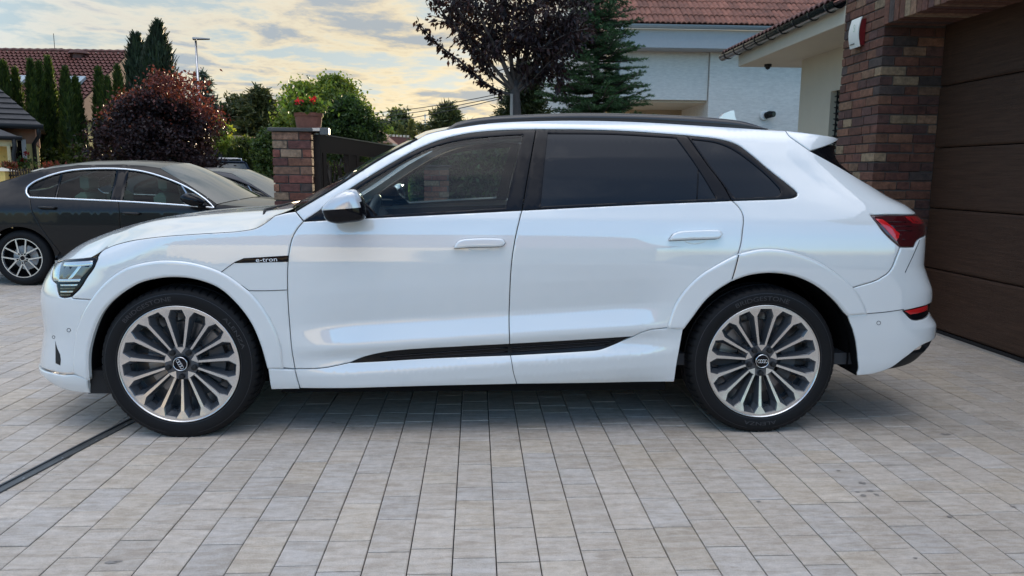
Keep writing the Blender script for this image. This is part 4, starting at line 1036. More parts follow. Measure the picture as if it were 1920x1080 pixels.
# cream wall with window behind the brick pier
XW, YW = 3.97, 9.23
mb = MB(); wy0, wy1, wz0, wz1 = 7.45, 8.41, 1.05, 2.25
mb.box((XW, YF, 0), (XW+.4, wy0, 3.0)); mb.box((XW, wy1, 0), (XW+.4, YW, 3.0)); mb.box((XW, wy0, 0), (XW+.4, wy1, wz0)); mb.box((XW, wy0, wz1), (XW+.4, wy1, 3.0)); mb.build('wall', M_cream, gb)
mb = MB(); mb.box((XW+.13, wy0-.002, wz0), (XW+.17, wy0+.05, wz1)); mb.box((XW+.13, wy1-.05, wz0), (XW+.17, wy1+.002, wz1)); mb.box((XW+.13, wy0, wz1-.05), (XW+.17, wy1, wz1)); mb.box((XW+.13, wy0, wz0), (XW+.17, wy1, wz0+.05)); wn = mb.build('window', M_fascia, gb)
mb = MB(); mb.box((XW+.15, wy0, wz0), (XW+.16, wy1, wz1)); mb.build('pane', M_gloss, wn)
for k in range(19):
    z = wz1-.05-k*.062; mb = MB(); mb.add([(XW+.03, wy0+.02, z), (XW+.11, wy0+.02, z-.03), (XW+.11, wy1-.03, z-.03), (XW+.03, wy1-.03, z), (XW+.03, wy0+.02, z-.006), (XW+.11, wy0+.02, z-.036), (XW+.11, wy1-.03, z-.036), (XW+.03, wy1-.03, z-.006)],
        [(0, 1, 2, 3), (7, 6, 5, 4), (0, 4, 5, 1), (1, 5, 6, 2), (2, 6, 7, 3), (3, 7, 4, 0)]); mb.build('blind_slat', M_plastic, wn)
for yy in (8.30, 8.20): mb = MB(); mb.box((XW+.02, yy, wz0), (XW+.035, yy+.012, wz1)); mb.build('blind_rail', M_plastic, wn)
# eave: soffit, fascia, gutter, roof edge tiles
mb = MB(); mb.box((3.42, YF+.003, 2.707), (XW+.3, 9.86, 2.722)); mb.build('soffit', M_cream, gb)
mb = MB(); mb.box((3.40, YF+.003, 2.71), (3.42, 9.86, 2.865)); mb.build('fascia', M_cream, gb)
mb = MB(); P = []
for y in np.linspace(YF+.003, 10.3, 3): P.append([(3.34+.065*math.cos(a), y, 2.905+.065*math.sin(a)) for a in np.linspace(PI, 2*PI, 12)]+[(3.34+.058*math.cos(a), y, 2.905+.058*math.sin(a)) for a in np.linspace(2*PI, PI, 12)])
mb.grid(P); gu = mb.build('gutter', M_blackg, gb, smooth=True, auto=40)
for y in np.arange(7.2, 10.3, .36): mb = MB(); mb.tube([(3.34+.069*math.cos(a), y, 2.905+.069*math.sin(a)) for a in np.linspace(PI*.98, 2*PI, 9)], .006, 5); mb.build('gutter_bracket', M_blackg, gu)
mb = MB(); mb.add([(3.36, YF+.003, 2.925), (3.36, 10.3, 2.925), (5.8, 10.3, 4.05), (5.8, YF+.003, 4.05), (3.36, YF+.003, 2.90), (3.36, 10.3, 2.90), (5.8, 10.3, 3.9), (5.8, YF+.003, 3.9)], [(0, 1, 2, 3), (7, 6, 5, 4), (0, 4, 5, 1), (1, 5, 6, 2), (2, 6, 7, 3), (3, 7, 4, 0)]); mb.build('roof', M_tiled, gb)
tb = MB(); P = []
for t in (0, 1):
    row = [(3.31+.40*t, .11*math.sin(0), 0)]
    row = []
    for s in np.linspace(0, 1, 9): row.append((-.03+.42*t, s*.23, .19*t*1.0+.028*abs(math.sin(s*PI*2))+.012))
    P.append(row)
for row in list(P): pass
top = np.array(P); bot = top-np.array([0, 0, .016]); tb.grid(top); tb.grid(bot, flip=True); tb.grid(np.array([top[0], bot[0]]), flip=True); tb.grid(np.array([top[1], bot[1]]))
eave_tile = tb.build('roof_tile', M_tiled, link_it=False)
roof_o = [c for c in gb.children if c.name.startswith('roof')][-1]
for k in range(14): link('roof_tile', eave_tile, None, roof_o, (3.345, YF+.02+k*.232, 2.93))
mb = MB(); c_ = at_y(1440, 120, 9.6); mb.lathe([(0, .045), (-.03, .045), (-.03, .034), (-.055, .026), (-.068, 0)], 16, 'z', 0, (c_[0], 9.6, 2.707)); mb.build('dome_camera', M_plastic, gb, smooth=True, auto=30)
fix(gb)
for c in gb.children:
    for d in c.children: pass
# siren box on the pier
sy0, sy1, sz0, sz1 = 6.64, 6.79, 2.44, 2.69
sb = empty('alarm_siren', (XP, 6.7, 2.57), 'white and red alarm siren box high on the brick pier', 'alarm siren')
mb = MB(); pr = [(XP-.002, sz0+.01), (XP-.045, sz0+.02), (XP-.055, (sz0+sz1)/2), (XP-.045, sz1-.02), (XP-.002, sz1-.01)]; mb.prism([(x, sy0, z) for x, z in pr], (0, sy1-sy0, 0)); mb.build('siren_body', mat('siren_red', (.13, .008, .010), rough=.3, coat=.4), sb)
mb = MB(); P = []
zz = np.linspace(sz0, sz1, 10)
f1 = [(XP-.050-.022*math.sin((z-sz0)/(sz1-sz0)*PI), z) for z in zz]; f2 = [(x+.008, z) for x, z in f1[::-1]]
mb.prism([(x, sy0-.01, z) for x, z in f1+f2], (0, sy1-sy0+.02, 0)); cov = mb.build('siren_cover', mat('siren_white', (.72, .72, .66), rough=.4), sb)
v, f = text_mesh('S', .09); mb = MB(); mb.add([(XP-.0745, 6.70-p[0]*.8, 2.60+p[1]) for p in v], f); mb.build('cover_mark', mat('mark_grey', (.40, .55, .42), rough=.6), cov)
mb = MB(); mb.box((XP-.066, 6.70, 2.470), (XP-.062, 6.78, 2.476)); mb.build('cover_mark', M_plastic, cov)
fix(sb)
for c in sb.children: pass

# ---- white rendered house behind with red roof
hb = empty('white_house', (5, 16, 0), 'white rendered house with red clay tile roof behind the fir tree', 'house')
HY = 16.0
mb = MB(); mb.box((3.0, HY, 2.88), (4.885, HY+2.2, 3.9)); mb.build('upper_wall', M_stucco, hb)
mb = MB(); mb.box((4.90, HY-.06, 0), (10.5, HY+6, 3.9)); mb.build('wall', M_stucco, hb)
mb = MB(); mb.box((1.42, HY+1.2, 0), (2.92, HY+1.5, 4.6)); mb.build('side_wall', M_stucco, hb)
mb = MB(); mb.box((2.92, HY+2.0, 0), (4.9, HY+2.3, 2.88)); mb.build('recess_wall', mat('beige_wall', (.36, .29, .20), rough=.9), hb)
mb = MB(); mb.box((2.9, HY+.1, 2.84), (4.9, HY+2.0, 2.875)); mb.build('soffit', M_cream, hb)
mb = MB(); mb.box((4.55, HY+1.95, 2.35), (4.78, HY+1.98, 2.66)); w2 = mb.build('window', M_plastic, hb)
mb = MB(); mb.box((2.98, HY-.42, 3.87), (10.5, HY-.39, 4.235)); mb.build('fascia', M_fascia, hb)
mb = MB(); mb.box((2.98, HY-.39, 3.86), (10.5, HY+.3, 3.88)); mb.build('eave_board', M_fascia, hb)
mb = MB(); P = []
for x in (2.86, 6.0, 10.5): P.append([(x, HY-.50+.075*math.cos(a), 4.30+.075*math.sin(a)) for a in np.linspace(PI, 2*PI, 10)]+[(x, HY-.50+.068*math.cos(a), 4.30+.068*math.sin(a)) for a in np.linspace(2*PI, PI, 10)])
mb.grid(P); gu = mb.build('gutter', M_gutter, hb, smooth=True, auto=40)
mb = MB(); mb.tube([(2.93, HY-.50, 4.26), (2.93, HY-.50, 4.10), (2.95, HY-.2, 3.85), (2.96, HY+.02, 3.6), (2.96, HY+.02, 0.2)], .055, 10); mb.build('downpipe', M_gutter, gu, smooth=True)
mb = MB(); sl = math.radians(36); L = 4.2
mb.add([(2.3, HY-.45, 4.30), (11, HY-.45, 4.30), (11, HY-.45+L*math.cos(sl), 4.30+L*math.sin(sl)), (2.3, HY-.45+L*math.cos(sl), 4.30+L*math.sin(sl))], [(0, 1, 2, 3)]); rf = mb.build('roof', M_tiled, hb)
tb = MB(); P = []
for t in (0, 1):
    P.append([(s*.212, (-.02+.37*t)*math.cos(sl), (-.02+.37*t)*math.sin(sl)+.030*abs(math.sin(s*PI*2))**.8+.055-.030*t) for s in np.linspace(0, 1, 13)])
top = np.array(P); bot = top-np.array([0, 0, .020]); tb.grid(top); tb.grid(np.array([top[0], bot[0]]), flip=True); tb.grid(bot, flip=True)
tile = tb.build('roof_tile', M_tile, link_it=False, smooth=True, auto=50)
for r in range(6):
    for k in range(34):
        o = link('roof_tile', tile, None, rf, (2.32+k*.214+rng.normal(0, .002)+(.107 if r % 2 else 0)*0, HY-.45+r*.335*math.cos(sl)-.03, 4.305+r*.335*math.sin(sl)+rng.normal(0, .003)))
fix(hb)
c_ = at_y(1435, 217, HY-.06)
wl_ = empty('wall_lamp', (c_[0], HY-.06, c_[2]), 'small round black and white spot lamp fixed on the white house wall', 'lamp')
mb = MB(); mb.lathe([(0, .10), (-.03, .10), (-.05, .085), (-.05, 0)], 20, 'y', 0, (c_[0]-.03, HY-.06, c_[2])); mb.build('lamp_base', mat('white_plastic', (.6, .6, .58), rough=.4), wl_, smooth=True, auto=40)
mb = MB(); mb.tube([(c_[0], HY-.11, c_[2]), (c_[0]+.05, HY-.2, c_[2]+.02), (c_[0]+.10, HY-.28, c_[2]+.02)], [.07, .075, .06], 14); mb.build('lamp_head', M_gloss, wl_, smooth=True, auto=40)
fix(wl_)

# ---- brick gate pillar with cap
gx0, gx1, gy0, gz = -1.895, -1.535, 7.18, 1.685
gp = empty('gate_pillar', ((gx0+gx1)/2, gy0+.18, 0), 'brick gate pillar with dark cap carrying the flower pot', 'pillar')
mb = MB(); mb.box((gx0+.012, gy0+.012, 0), (gx1-.012, gy0+.36, gz-.005)); mb.build('mortar_core', M_mortar, gp)
brick_pier(gp, gx0, gx1, gy0, gy0+.36, .005, gz-.005, .0800, 1, BR)
mb = MB(); mb.box((gx0-.03, gy0-.03, gz), (gx1+.02, gy0+.39, gz+.035), bev=.006); mb.build('cap', mat('slate_cap', (.055, .052, .05), rough=.5), gp); fix(gp)
# second, farther pillar seen through the car's window
g2 = empty('far_pillar', (-.57, 11, 0), 'brick pillar seen through the white car\'s front side windows', 'pillar')
mb = MB(); mb.box((-.74, 11.012, 0), (-.40, 11.35, 1.39)); mb.build('mortar_core', M_mortar, g2)
for r in range(8, 17):
    z = .01+r*.08; x = -.75; first = r % 2
    while x < -.41:
        l = (.107 if first else .215); first = 0; xe = min(x+l, -.39)
        if xe-x > .03: brick((x, 11, z), (xe, 11.06, z+.069), g2, BR)
        x += l+.011
mb = MB(); mb.box((-.78, 10.97, 1.395), (-.36, 11.38, 1.43), bev=.006); mb.build('cap', M_plastic, g2); fix(g2)
# gate leaf swinging away from the pillar
A = np.array([-1.50, 7.24]); B = np.array([-1.02, 11.2]); gd = (B-A)/np.linalg.norm(B-A); gn = np.array([gd[1], -gd[0]]); GL = np.linalg.norm(B-A)
gt = empty('driveway_gate', (A[0], A[1], 0), 'dark brown metal driveway gate with cut ornament panel, behind the windscreen', 'gate')
def gbox(s0, s1, z0, z1, t0=-.02, t1=.02):
    mb = MB(); pts = [A+gd*s+gn*t for s, t in ((s0, t0), (s1, t0), (s1, t1), (s0, t1))]; mb.prism([(p[0], p[1], z0) for p in pts], (0, 0, z1-z0)); return mb
gbox(0, .07, .06, 1.70, -.03, .03).build('gate_post', M_steelbrown, gt)
gbox(.07, GL, 1.50, 1.665).build('top_rail', M_steelbrown, gt); gbox(.07, GL, .10, .24).build('bottom_rail', M_steelbrown, gt)
for s in (.13, .98, 1.30, 2.6, GL-.1): gbox(s, s+.10, .24, 1.50).build('stile', M_steelbrown, gt)
gbox(1.40, GL, 1.40, 1.43).build('slat', M_steelbrown, gt); gbox(1.40, GL, .24, 1.38, -.012, .012).build('infill_sheet', M_steelbrown, gt); gbox(1.08, 1.30, .24, 1.5, -.012, .012).build('infill_sheet', M_steelbrown, gt)
gbox(0, GL, 1.665, 1.675, -.025, .025).build('rail_cap', M_silvertrim, gt)
orn = MB(); rr_ = random.Random(3)
for i in range(95):     # crossing cut-metal twigs in the ornament panel
    s = rr_.uniform(.23, .98); z = rr_.uniform(.25, 1.45); a = rr_.uniform(0, PI); l = rr_.uniform(.06, .22)
    p0 = A+gd*max(.23, min(.98, s-l*math.cos(a)/2)); p1 = A+gd*max(.23, min(.98, s+l*math.cos(a)/2)); orn.tube([(p0[0], p0[1], max(.24, z-l*math.sin(a)/2)), (p1[0], p1[1], min(1.5, z+l*math.sin(a)/2))], .008, 4)
o_ = orn.build('ornament', M_steelbrown, gt); o_['kind'] = 'stuff'
fix(gt)
br_ = empty('gate_bracket', (-1.47, 7.22, 1.69), 'small grey metal hinge bracket on top of the gate beside the pillar', 'bracket')
mb = MB(); mb.box((-1.60, 7.16, 1.69), (-1.38, 7.24, 1.72), bev=.003); mb.build('plate', M_silvertrim, br_)
mb = MB(); mb.box((-1.44, 7.12, 1.655), (-1.36, 7.20, 1.72), bev=.004); mb.build('box_end', mat('dark_grey_metal', (.10, .105, .11), rough=.4, metal=.6), br_)
fix(br_)
# terracotta pot
pc = (-1.70+.115, 7.33)
pot = empty('flower_pot', (pc[0], pc[1], gz+.035), 'terracotta flower pot of red geraniums on the brick gate pillar', 'flower pot')
mb = MB(); mb.lathe([(gz+.036, .0), (gz+.036, .110), (gz+.11, .122), (gz+.145, .126), (gz+.148, .135), (gz+.178, .137), (gz+.180, .126), (gz+.160, .120), (gz+.160, 0)], 36, 'z', 0, (pc[0], pc[1], 0)); mb.build('pot', mat('terracotta', (.23, .085, .055), rough=.8, noise_amt=.35, noise_scale=14), pot, smooth=True, auto=40); fix(pot)

# ---- yellow house, left edge
M_yel = mat('yellow_render', (.75, .50, .15), rough=.9, noise_amt=.05); M_yel2 = mat('pale_yellow_render', (.62, .50, .21), rough=.9)
M_pink = mat('salmon_band', (.34, .17, .10), rough=.9); M_shing = mat('dark_shingle', (.030, .027, .028), rough=.55, noise_amt=.4, noise_scale=6)
yh = empty('yellow_house', (at_y(68, 300, 21.0)[0], 21.0, 0), 'yellow house with dark shingle roof and porch at the left edge', 'house')
Y0 = 21.0
def xat(px, y): return at_y(px, 300, y)[0]
def zat(px, py, y): return at_y(px, py, y)[2]
xc = xat(68, Y0)
mb = MB(); mb.box((xc-6, Y0, 0), (xc, Y0+7, 2.2)); mb.build('wall', M_yel2, yh)
mb = MB(); mb.box((xc-6.05, Y0-.03, 2.0), (xc+.03, Y0+7.05, 2.62)); mb.build('wall_band', M_pink, yh)
ze = zat(80, 237, Y0-.3)
xe = xc+.22
rv = [(xe, Y0-.55, ze), (xe-8.5, Y0-.55, ze), (xe-8.5, Y0+7.5, ze), (xe, Y0+7.5, ze)]
ap1 = (xe-3.0, Y0+2.6, ze+3.2); ap2 = (xe-5, Y0+2.6, ze+3.2)
mb = MB(); mb.add(rv+[ap1, ap2], [(0, 4, 5, 1), (0, 3, 4), (1, 5, 2), (2, 5, 4, 3), (0, 1, 2, 3)]); rfy = mb.build('roof', M_shing, yh)
for k in range(22):      # shingle courses
    t, t2 = k/22, (k+1)/22; L_ = lambda tt: (np.array(rv[0])*(1-tt)+np.array(ap1)*tt, np.array(rv[1])*(1-tt)+np.array(ap2)*tt)
    a0, b0 = L_(t); a1_, b1_ = L_(t2); up = np.array([0, -.02, .03])
    mb = MB(); mb.add([a0, b0, b1_, a1_, a0+up, b0+up, b1_+up*.1, a1_+up*.1], [(0, 1, 5, 4), (4, 5, 6, 7), (0, 4, 7, 3), (1, 2, 6, 5)]); mb.build('shingle_course', M_shing, rfy)
mb = MB(); mb.tube([(xe+.02, Y0-.6, ze-.02), (xe-8.5, Y0-.6, ze-.02)], .07, 8); gu = mb.build('gutter', M_plastic, yh, smooth=True)
mb = MB(); mb.tube([(xe-.10, Y0-.6, ze-.05), (xe-.10, Y0-.5, ze-.25), (xc-.02, Y0-.06, ze-.45), (xc-.02, Y0-.06, .1)], .05, 8); mb.build('downpipe', M_plastic, gu, smooth=True)
# porch
Yp = Y0-1.6; xp = xc-.24; zp_ = zat(44, 258, 19.5)
mb = MB(); mb.add([(xp, Yp, zp_), (xp-5, Yp, zp_), (xp-5, Y0, zp_+.75), (xp-1.6, Y0, zp_+.75), (xp, Y0, zp_+.02)], [(0, 3, 2, 1), (0, 4, 3), (0, 1, 2, 3, 4)]); mb.build('porch_roof', M_shing, yh)
mb = MB(); mb.tube([(xp+.02, Yp-.04, zp_-.02), (xp-5, Yp-.04, zp_-.02)], .055, 8); mb.tube([(xp-.15, Yp-.04, zp_-.04), (xp-.15, Yp-.02, zp_-.25), (xp-.19, Yp-.02, zp_-.42), (xp-.19, Yp-.02, .1)], .05, 8); mb.build('gutter', M_plastic, yh, smooth=True)
mb = MB(); mb.box((xp-5, Yp+.1, zp_-.22), (xp-.1, Yp+.25, zp_-.04)); mb.box((xp-.32, Yp+.06, 0), (xp-.25, Yp+.2, zp_-.2)); mb.build('porch_beam', mat('cream_trim', (.56, .44, .24), rough=.8), yh)
mb = MB(); mb.box((xp-2.5, Yp+.9, 0), (xp-.30, Yp+1.0, zp_)); mb.build('porch_wall', M_yel, yh)
wx0, wx1 = xc-.54, xc-.30; wz0, wz1 = zat(30, 312, Y0), zat(30, 262, Y0)
mb = MB(); mb.box((wx0, Y0-.05, wz0), (wx1, Y0-.01, wz1)); wn = mb.build('window', M_gloss, yh)
mb = MB(); mb.box((wx1, Y0-.09, wz0), (wx1+.10, Y0-.01, wz1)); mb.build('frame', mat('white_frame', (.65, .65, .65), rough=.5), wn)
fix(yh); yh.rotation_euler = (0, 0, math.radians(28))
fb = empty('flower_box', (xat(30, 20.4), 20.4, wz0), 'window box of dark red flowers under the yellow house window', 'flower box')
mb = MB(); mb.box((-.2, -.1, -.12), (.2, .1, 0), bev=.02); mb.build('trough', M_plastic, fb)
# ---- fence of the yellow house
Yf = 16.6
fn = empty('garden_fence', (xat(40, Yf), Yf, 0), 'low fence of yellow posts and dark iron bars before the yellow house', 'fence')
zt = zat(60, 316, Yf)
for (a_, c_) in ((-22, 7), (62, 79)):
    x0_, x1_ = xat(a_, Yf), xat(c_, Yf); mb = MB(); mb.box((x0_, Yf, 0), (x1_, Yf+.35, zt-.06)); ps_ = mb.build('post', M_yel2 if a_ > 0 else M_yel, fn)
    mb = MB(); mb.add([(x0_-.05, Yf-.05, zt-.06), (x1_+.05, Yf-.05, zt-.06), (x1_+.05, Yf+.4, zt-.06), (x0_-.05, Yf+.4, zt-.06), ((x0_+x1_)/2, Yf+.17, zt+.02)], [(0, 1, 4), (1, 2, 4), (2, 3, 4), (3, 0, 4), (3, 2, 1, 0)]); mb.build('post_cap', mat('pale_cap', (.48, .44, .36), rough=.7), ps_)
xs0, xs1 = xat(7, Yf), xat(62, Yf)
for zz in (zt-.17, .25): mb = MB(); mb.box((xs0, Yf+.12, zz), (xs1, Yf+.16, zz+.04)); mb.build('rail', M_steelbrown, fn)
for k in range(11): x = xs0+(xs1-xs0)*(k+.5)/11; mb = MB(); mb.box((x-.012, Yf+.13, .2), (x+.012, Yf+.15, zt)); mb.build('bar', M_steelbrown, fn)
fix(fn)

# ---- far red-roofed house behind the thujas
fh = empty('far_tiled_house', (-20, 38, 0), 'large house with long brown-red tiled roof behind the thuja row', 'house')
ra, rb = at_y(-60, 97, 41), at_y(240, 100, 41); ea, eb = at_y(-60, 215, 35.5), at_y(240, 215, 35.5)
zr = 7.35; zr = (ra[2]+rb[2])/2; zeave = 3.6
x0_, x1_ = -25.5, rb[0]+.05
mb = MB(); mb.add([(x0_, 34.5, zeave), (x1_, 34.5, zeave), (x1_, 41, zr), (x0_, 41, zr), (x1_, 47, zeave), (x0_, 47, zeave)], [(0, 1, 2, 3), (3, 2, 4, 5), (1, 4, 2), (0, 3, 5)]); rf = mb.build('roof', M_tiled, fh)
tb = MB(); ncol, nrow = 34, 20; sv = np.array([0, 6.5/nrow, (zr-zeave)/nrow])
for r in range(nrow):
    P = []
    for t in (0, 1):
        P.append([(x0_+(x1_-x0_)*s/(ncol*4), 34.45+6.5*(r+t)/nrow, zeave+(zr-zeave)*(r+t)/nrow+.10-.08*t+.05*math.sin(s*PI/2)) for s in range(ncol*4+1)])
    tb.grid(P)
ts = tb.build('tile_field', mat('far_tile', (.17, .060, .045), rough=.7, noise_amt=.3, noise_scale=2), rf); ts['kind'] = 'stuff'
mb = MB(); P = [(x, 41, zr+.10+.03*(i % 2)) for i, x in enumerate(np.arange(x0_, x1_, .2))]; mb.tube(P, .09, 6); mb.build('ridge', M_tiled, rf)
c_ = at_y(148, 101, 40.5); mb = MB(); mb.lathe([(c_[2]-.3, .3), (c_[2]-.02, .3), (c_[2]+.0, .5), (c_[2]+.12, .42), (c_[2]+.2, 0)], 14, 'z', 0, (c_[0], 40.5, 0)); mb.build('roof_vent', M_tiled, rf)
for (px, py) in ((137, 147), (28, 139)):
    d = 37.2; c_ = at_y(px, py, d); zz = zeave+(d-34.45)/6.5*(zr-zeave)+.18
    mb = MB(); mb.add([(c_[0]-.35, d-.5, zz-.3), (c_[0]+.35, d-.5, zz-.3), (c_[0]+.35, d+.5, zz+.26), (c_[0]-.35, d+.5, zz+.26), (c_[0]-.35, d-.5, zz-.15), (c_[0]+.35, d-.5, zz-.15), (c_[0]+.35, d+.5, zz+.41), (c_[0]-.35, d+.5, zz+.41)], [(0, 3, 2, 1), (4, 5, 6, 7), (0, 1, 5, 4), (1, 2, 6, 5), (2, 3, 7, 6), (3, 0, 4, 7)]); mb.build('skylight', mat('skylight_glass', (.30, .34, .36), rough=.15), rf)
mb = MB(); mb.box((x0_+.3, 35, 0), (x1_-.3, 46.5, zeave+.05)); mb.build('wall', M_yel2, fh)
c_ = at_y(103, 97, 41); mb = MB(); mb.tube([(c_[0], 41, zr), (c_[0], 41, zr+.95)], .015, 5); mb.tube([(c_[0]-.3, 41, zr+.2), (c_[0]+.4, 41, zr+.22)], .012, 5); mb.build('antenna', M_plastic, fh)
fix(fh)
# ---- bungalow with sunlit tan wall and terracotta boards
bg_ = empty('tan_bungalow', (-12, 34, 0), 'low tan bungalow with terracotta roof beyond the hedge, left of the gate pillar', 'house')
y_ = 34.0; a_ = at_y(415, 283, y_); m_ = at_y(449, 254, y_); e_ = at_y(495, 258, y_)
mb = MB(); mb.box((a_[0], y_, 0), (m_[0], y_+5, m_[2])); mb.build('wall', mat('tan_wall', (.42, .31, .19), rough=.9), bg_)
nbd = 11
for k in range(nbd):
    x0q = m_[0]+(e_[0]-m_[0]+1.5)*k/nbd; x1q = m_[0]+(e_[0]-m_[0]+1.5)*(k+1)/nbd-.03
    mb = MB(); mb.add([(x0q, y_-.5, .9), (x1q, y_-.5, .9), (x1q, y_+.4, m_[2]-.05), (x0q, y_+.4, m_[2]-.05), (x0q, y_-.45, .9), (x1q, y_-.45, .9), (x1q, y_+.45, m_[2]-.05), (x0q, y_+.45, m_[2]-.05)], [(0, 1, 2, 3), (7, 6, 5, 4), (0, 4, 5, 1), (1, 5, 6, 2), (2, 6, 7, 3), (3, 7, 4, 0)]); mb.build('roof_board', mat('terracotta_board', (.50, .24, .14), rough=.8) if k == 0 else bpy.data.materials['terracotta_board'], bg_)
mb = MB(); mb.box((m_[0], y_+.45, 0), (e_[0]+1.5, y_+5, m_[2]-.1)); mb.build('rear_wall', bpy.data.materials['tan_wall'], bg_)
fix(bg_)
# ---- small roofs right of the gate
for i, (pts, yy, c, lab) in enumerate((([(703, 241), (735, 268), (690, 268)], 30, (.45, .25, .16), 'pale orange gabled roof showing just above the gate'), ([(708, 254), (768, 257), (775, 290), (712, 290)], 33, (.16, .07, .055), 'dark red tiled roof end above the white car\'s windscreen top'))):
    h_ = empty('distant_house', (0, yy, 0), lab, 'house'); P = [at_y(p[0], p[1], yy) for p in pts]
    mb = MB(); mb.prism(P, (0, 4, 0)); h2 = mb.build('roof', mat('far_roof', c, rough=.8, noise_amt=.2, noise_scale=3), h_)
    lo_ = min(p[2] for p in P); xs_ = [p[0] for p in P]; mb = MB(); mb.box((min(xs_), yy+.2, 0), (max(xs_), yy+3.8, lo_+.02)); mb.build('wall', M_cream, h_)
    if i:
        n_ = 9; p0, p1 = P[0], P[1]
        for k in range(n_): q = p0+(p1-p0)*(k+.5)/n_; mb = MB(); mb.box((q[0]-.05, yy-.03, q[2]-.02), (q[0]+.05, yy+.06, q[2]+.07)); mb.build('ridge_tile', M_cream, h2)
    fix(h_)
# ---- street lamp
base = at_y(368, 320, 30); top_ = at_y(367, 76, 30)
sl_ = empty('street_lamp', (base[0], 30, 0), 'tall grey street lamp with flat head behind the purple bush', 'street lamp')
mb = MB(); mb.tube([(top_[0], 30, 0), (top_[0], 30, 1.2), (top_[0], 30, top_[2])], [.075, .06, .04], 10); mb.build('pole', M_silvertrim, sl_, smooth=True)
mb = MB(); P = []
for t in np.linspace(0, 1, 9):
    w2_ = .13*math.sin(PI*(.15+.8*t))**.6; x = top_[0]-.10+.62*t; z = top_[2]+.04+.02*t; P.append([(x, 30-w2_, z), (x, 30-w2_*.7, z+.07*(1-t*.7)), (x, 30, z+.09*(1-t*.7)), (x, 30+w2_*.7, z+.07*(1-t*.7)), (x, 30+w2_, z), (x, 30, z-.03), (x, 30-w2_, z)])
mb.grid(P); mb.build('lamp_head', mat('lamp_grey', (.22, .23, .24), rough=.4), sl_, smooth=True); fix(sl_)
# ---- overhead wires and thin mast
for i, (p0, p1) in enumerate((((690, 210), (900, 172)), ((690, 218), (900, 178)), ((690, 230), (900, 183)))):
    a_ = at_y(*p0, 40); b_ = at_y(*p1, 30); P = []
    a_ = a_+(a_-b_)*.2; b_ = b_+(b_-a_)*.6
    for t in np.linspace(0, 1, 14): q = a_+(b_-a_)*t; P.append((q[0], q[1], q[2]-.25*math.sin(t*PI)))
    mb = MB(); mb.tube(P, .016, 4); w_o = mb.build('overhead_wire', M_plastic); tag(w_o, ['topmost', 'middle', 'lowest'][i]+' of three thin overhead wires crossing the sky left of the plum tree', 'wire', 'overhead wires')
a_ = at_y(797, 260, 45); b_ = at_y(797, 213, 45); mb = MB(); mb.tube([(a_[0], 45, 0), (b_[0], 45, b_[2])], .03, 5); mb.tube([(b_[0]-.15, 45, b_[2]-.4), (b_[0]+.15, 45, b_[2]-.4)], .02, 4); mb.tube([(b_[0]-.1, 45, b_[2]-.15), (b_[0]+.1, 45, b_[2]-.15)], .02, 4); tag(mb.build('radio_mast', M_silvertrim), 'thin distant mast standing above the roofs left of the white car', 'mast')

# ---- across the street, behind the camera: what the paint and glass of the cars mirror
op = empty('opposite_house', (0, -15, 0), 'pale house across the street, present in the photo only as a reflection in car paint', 'house')
mb = MB(); mb.box((-9, -22, 0), (5.5, -15, 3.6)); mb.build('wall', M_cream, op)
mb = MB(); mb.add([(-9.6, -14.4, 3.5), (6.1, -14.4, 3.5), (6.1, -22.6, 3.5), (-9.6, -22.6, 3.5), (-6, -18.5, 6.3), (2.5, -18.5, 6.3)], [(0, 1, 5, 4), (1, 2, 5), (2, 3, 4, 5), (3, 0, 4), (3, 2, 1, 0)]); mb.build('roof', M_tiled, op)
fix(op)
# ------------------------------------------------------------------ the other cars
YS = 9.60
T_s = table([(.1, .80), (.2, .86), (.3, .90), (.5, .915), (.7, .92), (.86, .915), (.90, .900), (.95, .875), (1.0, .850), (1.1, .795), (1.2, .735), (1.3, .670), (1.38, .61), (1.5, .5)], .012)
def S2(uz, off=0.0):
    uz = np.asarray(uz, float); U, Z = uz[..., 0], uz[..., 1]
    w_ = tab(T_s, Z)-.30*np.clip((U+2.1)/.6, 0, 1)**2.2-.22*np.clip((-5.75-U)/.5, 0, 1)**2.2-.10*sst(.9, 1.25, Z)*np.clip((-4.9-U)/1.0, 0, 1)
    P = np.stack([U, YS-w_, Z], -1)
    if np.ndim(off) or off:
        h = .004; a = np.stack([np.full_like(U, h), np.zeros_like(U)], -1); b_ = a[..., ::-1]
        n = np.cross(S2(uz+a)-S2(uz-a), S2(uz+b_)-S2(uz-b_)); n /= np.linalg.norm(n, axis=-1, keepdims=True); P = P+n*(np.asarray(off)[..., None] if np.ndim(off) else off)
    return P
SURF['f'] = S2; SURF['y'] = 8.72
M_dark = mat('dark_brown_paint', (.008, .007, .007), rough=.3, coat=.35, spec=.2)
M_navy = mat('navy_paint', (.010, .017, .034), rough=.3, coat=.45, spec=.2)
M_carglass = glass_mat('car_glass', (.30, .42, .42), 1.33)
M_wsglass = mat('windscreen_reflective', (.035, .045, .042), rough=.05, coat=.5)
SED = empty('sedan_car', (-3.8, YS, 0), 'dark sedan with chrome window trim and alloy wheel parked left of the white car', 'car')
def uzl(pts, step=.05): return smooth_path(pts, step)
wx = -5.16
dl_o = [(56, 370.5), (50, 362), (51, 353), (62, 343), (90, 330.6), (126.5, 321), (168.7, 317), (225, 317), (267, 321.6), (309, 333.4), (351.5, 351.7), (388, 376), (402, 390)]
dl_b = [(402, 390), (382.5, 388), (239, 378.5), (140, 374), (56, 370.5)]
c1 = curve(dl_o, .03); c2 = curve(dl_b, .03)
arch = np.array([(wx+.375*math.cos(a), .31+.365*math.sin(a)) for a in np.linspace(0, PI, 28)])
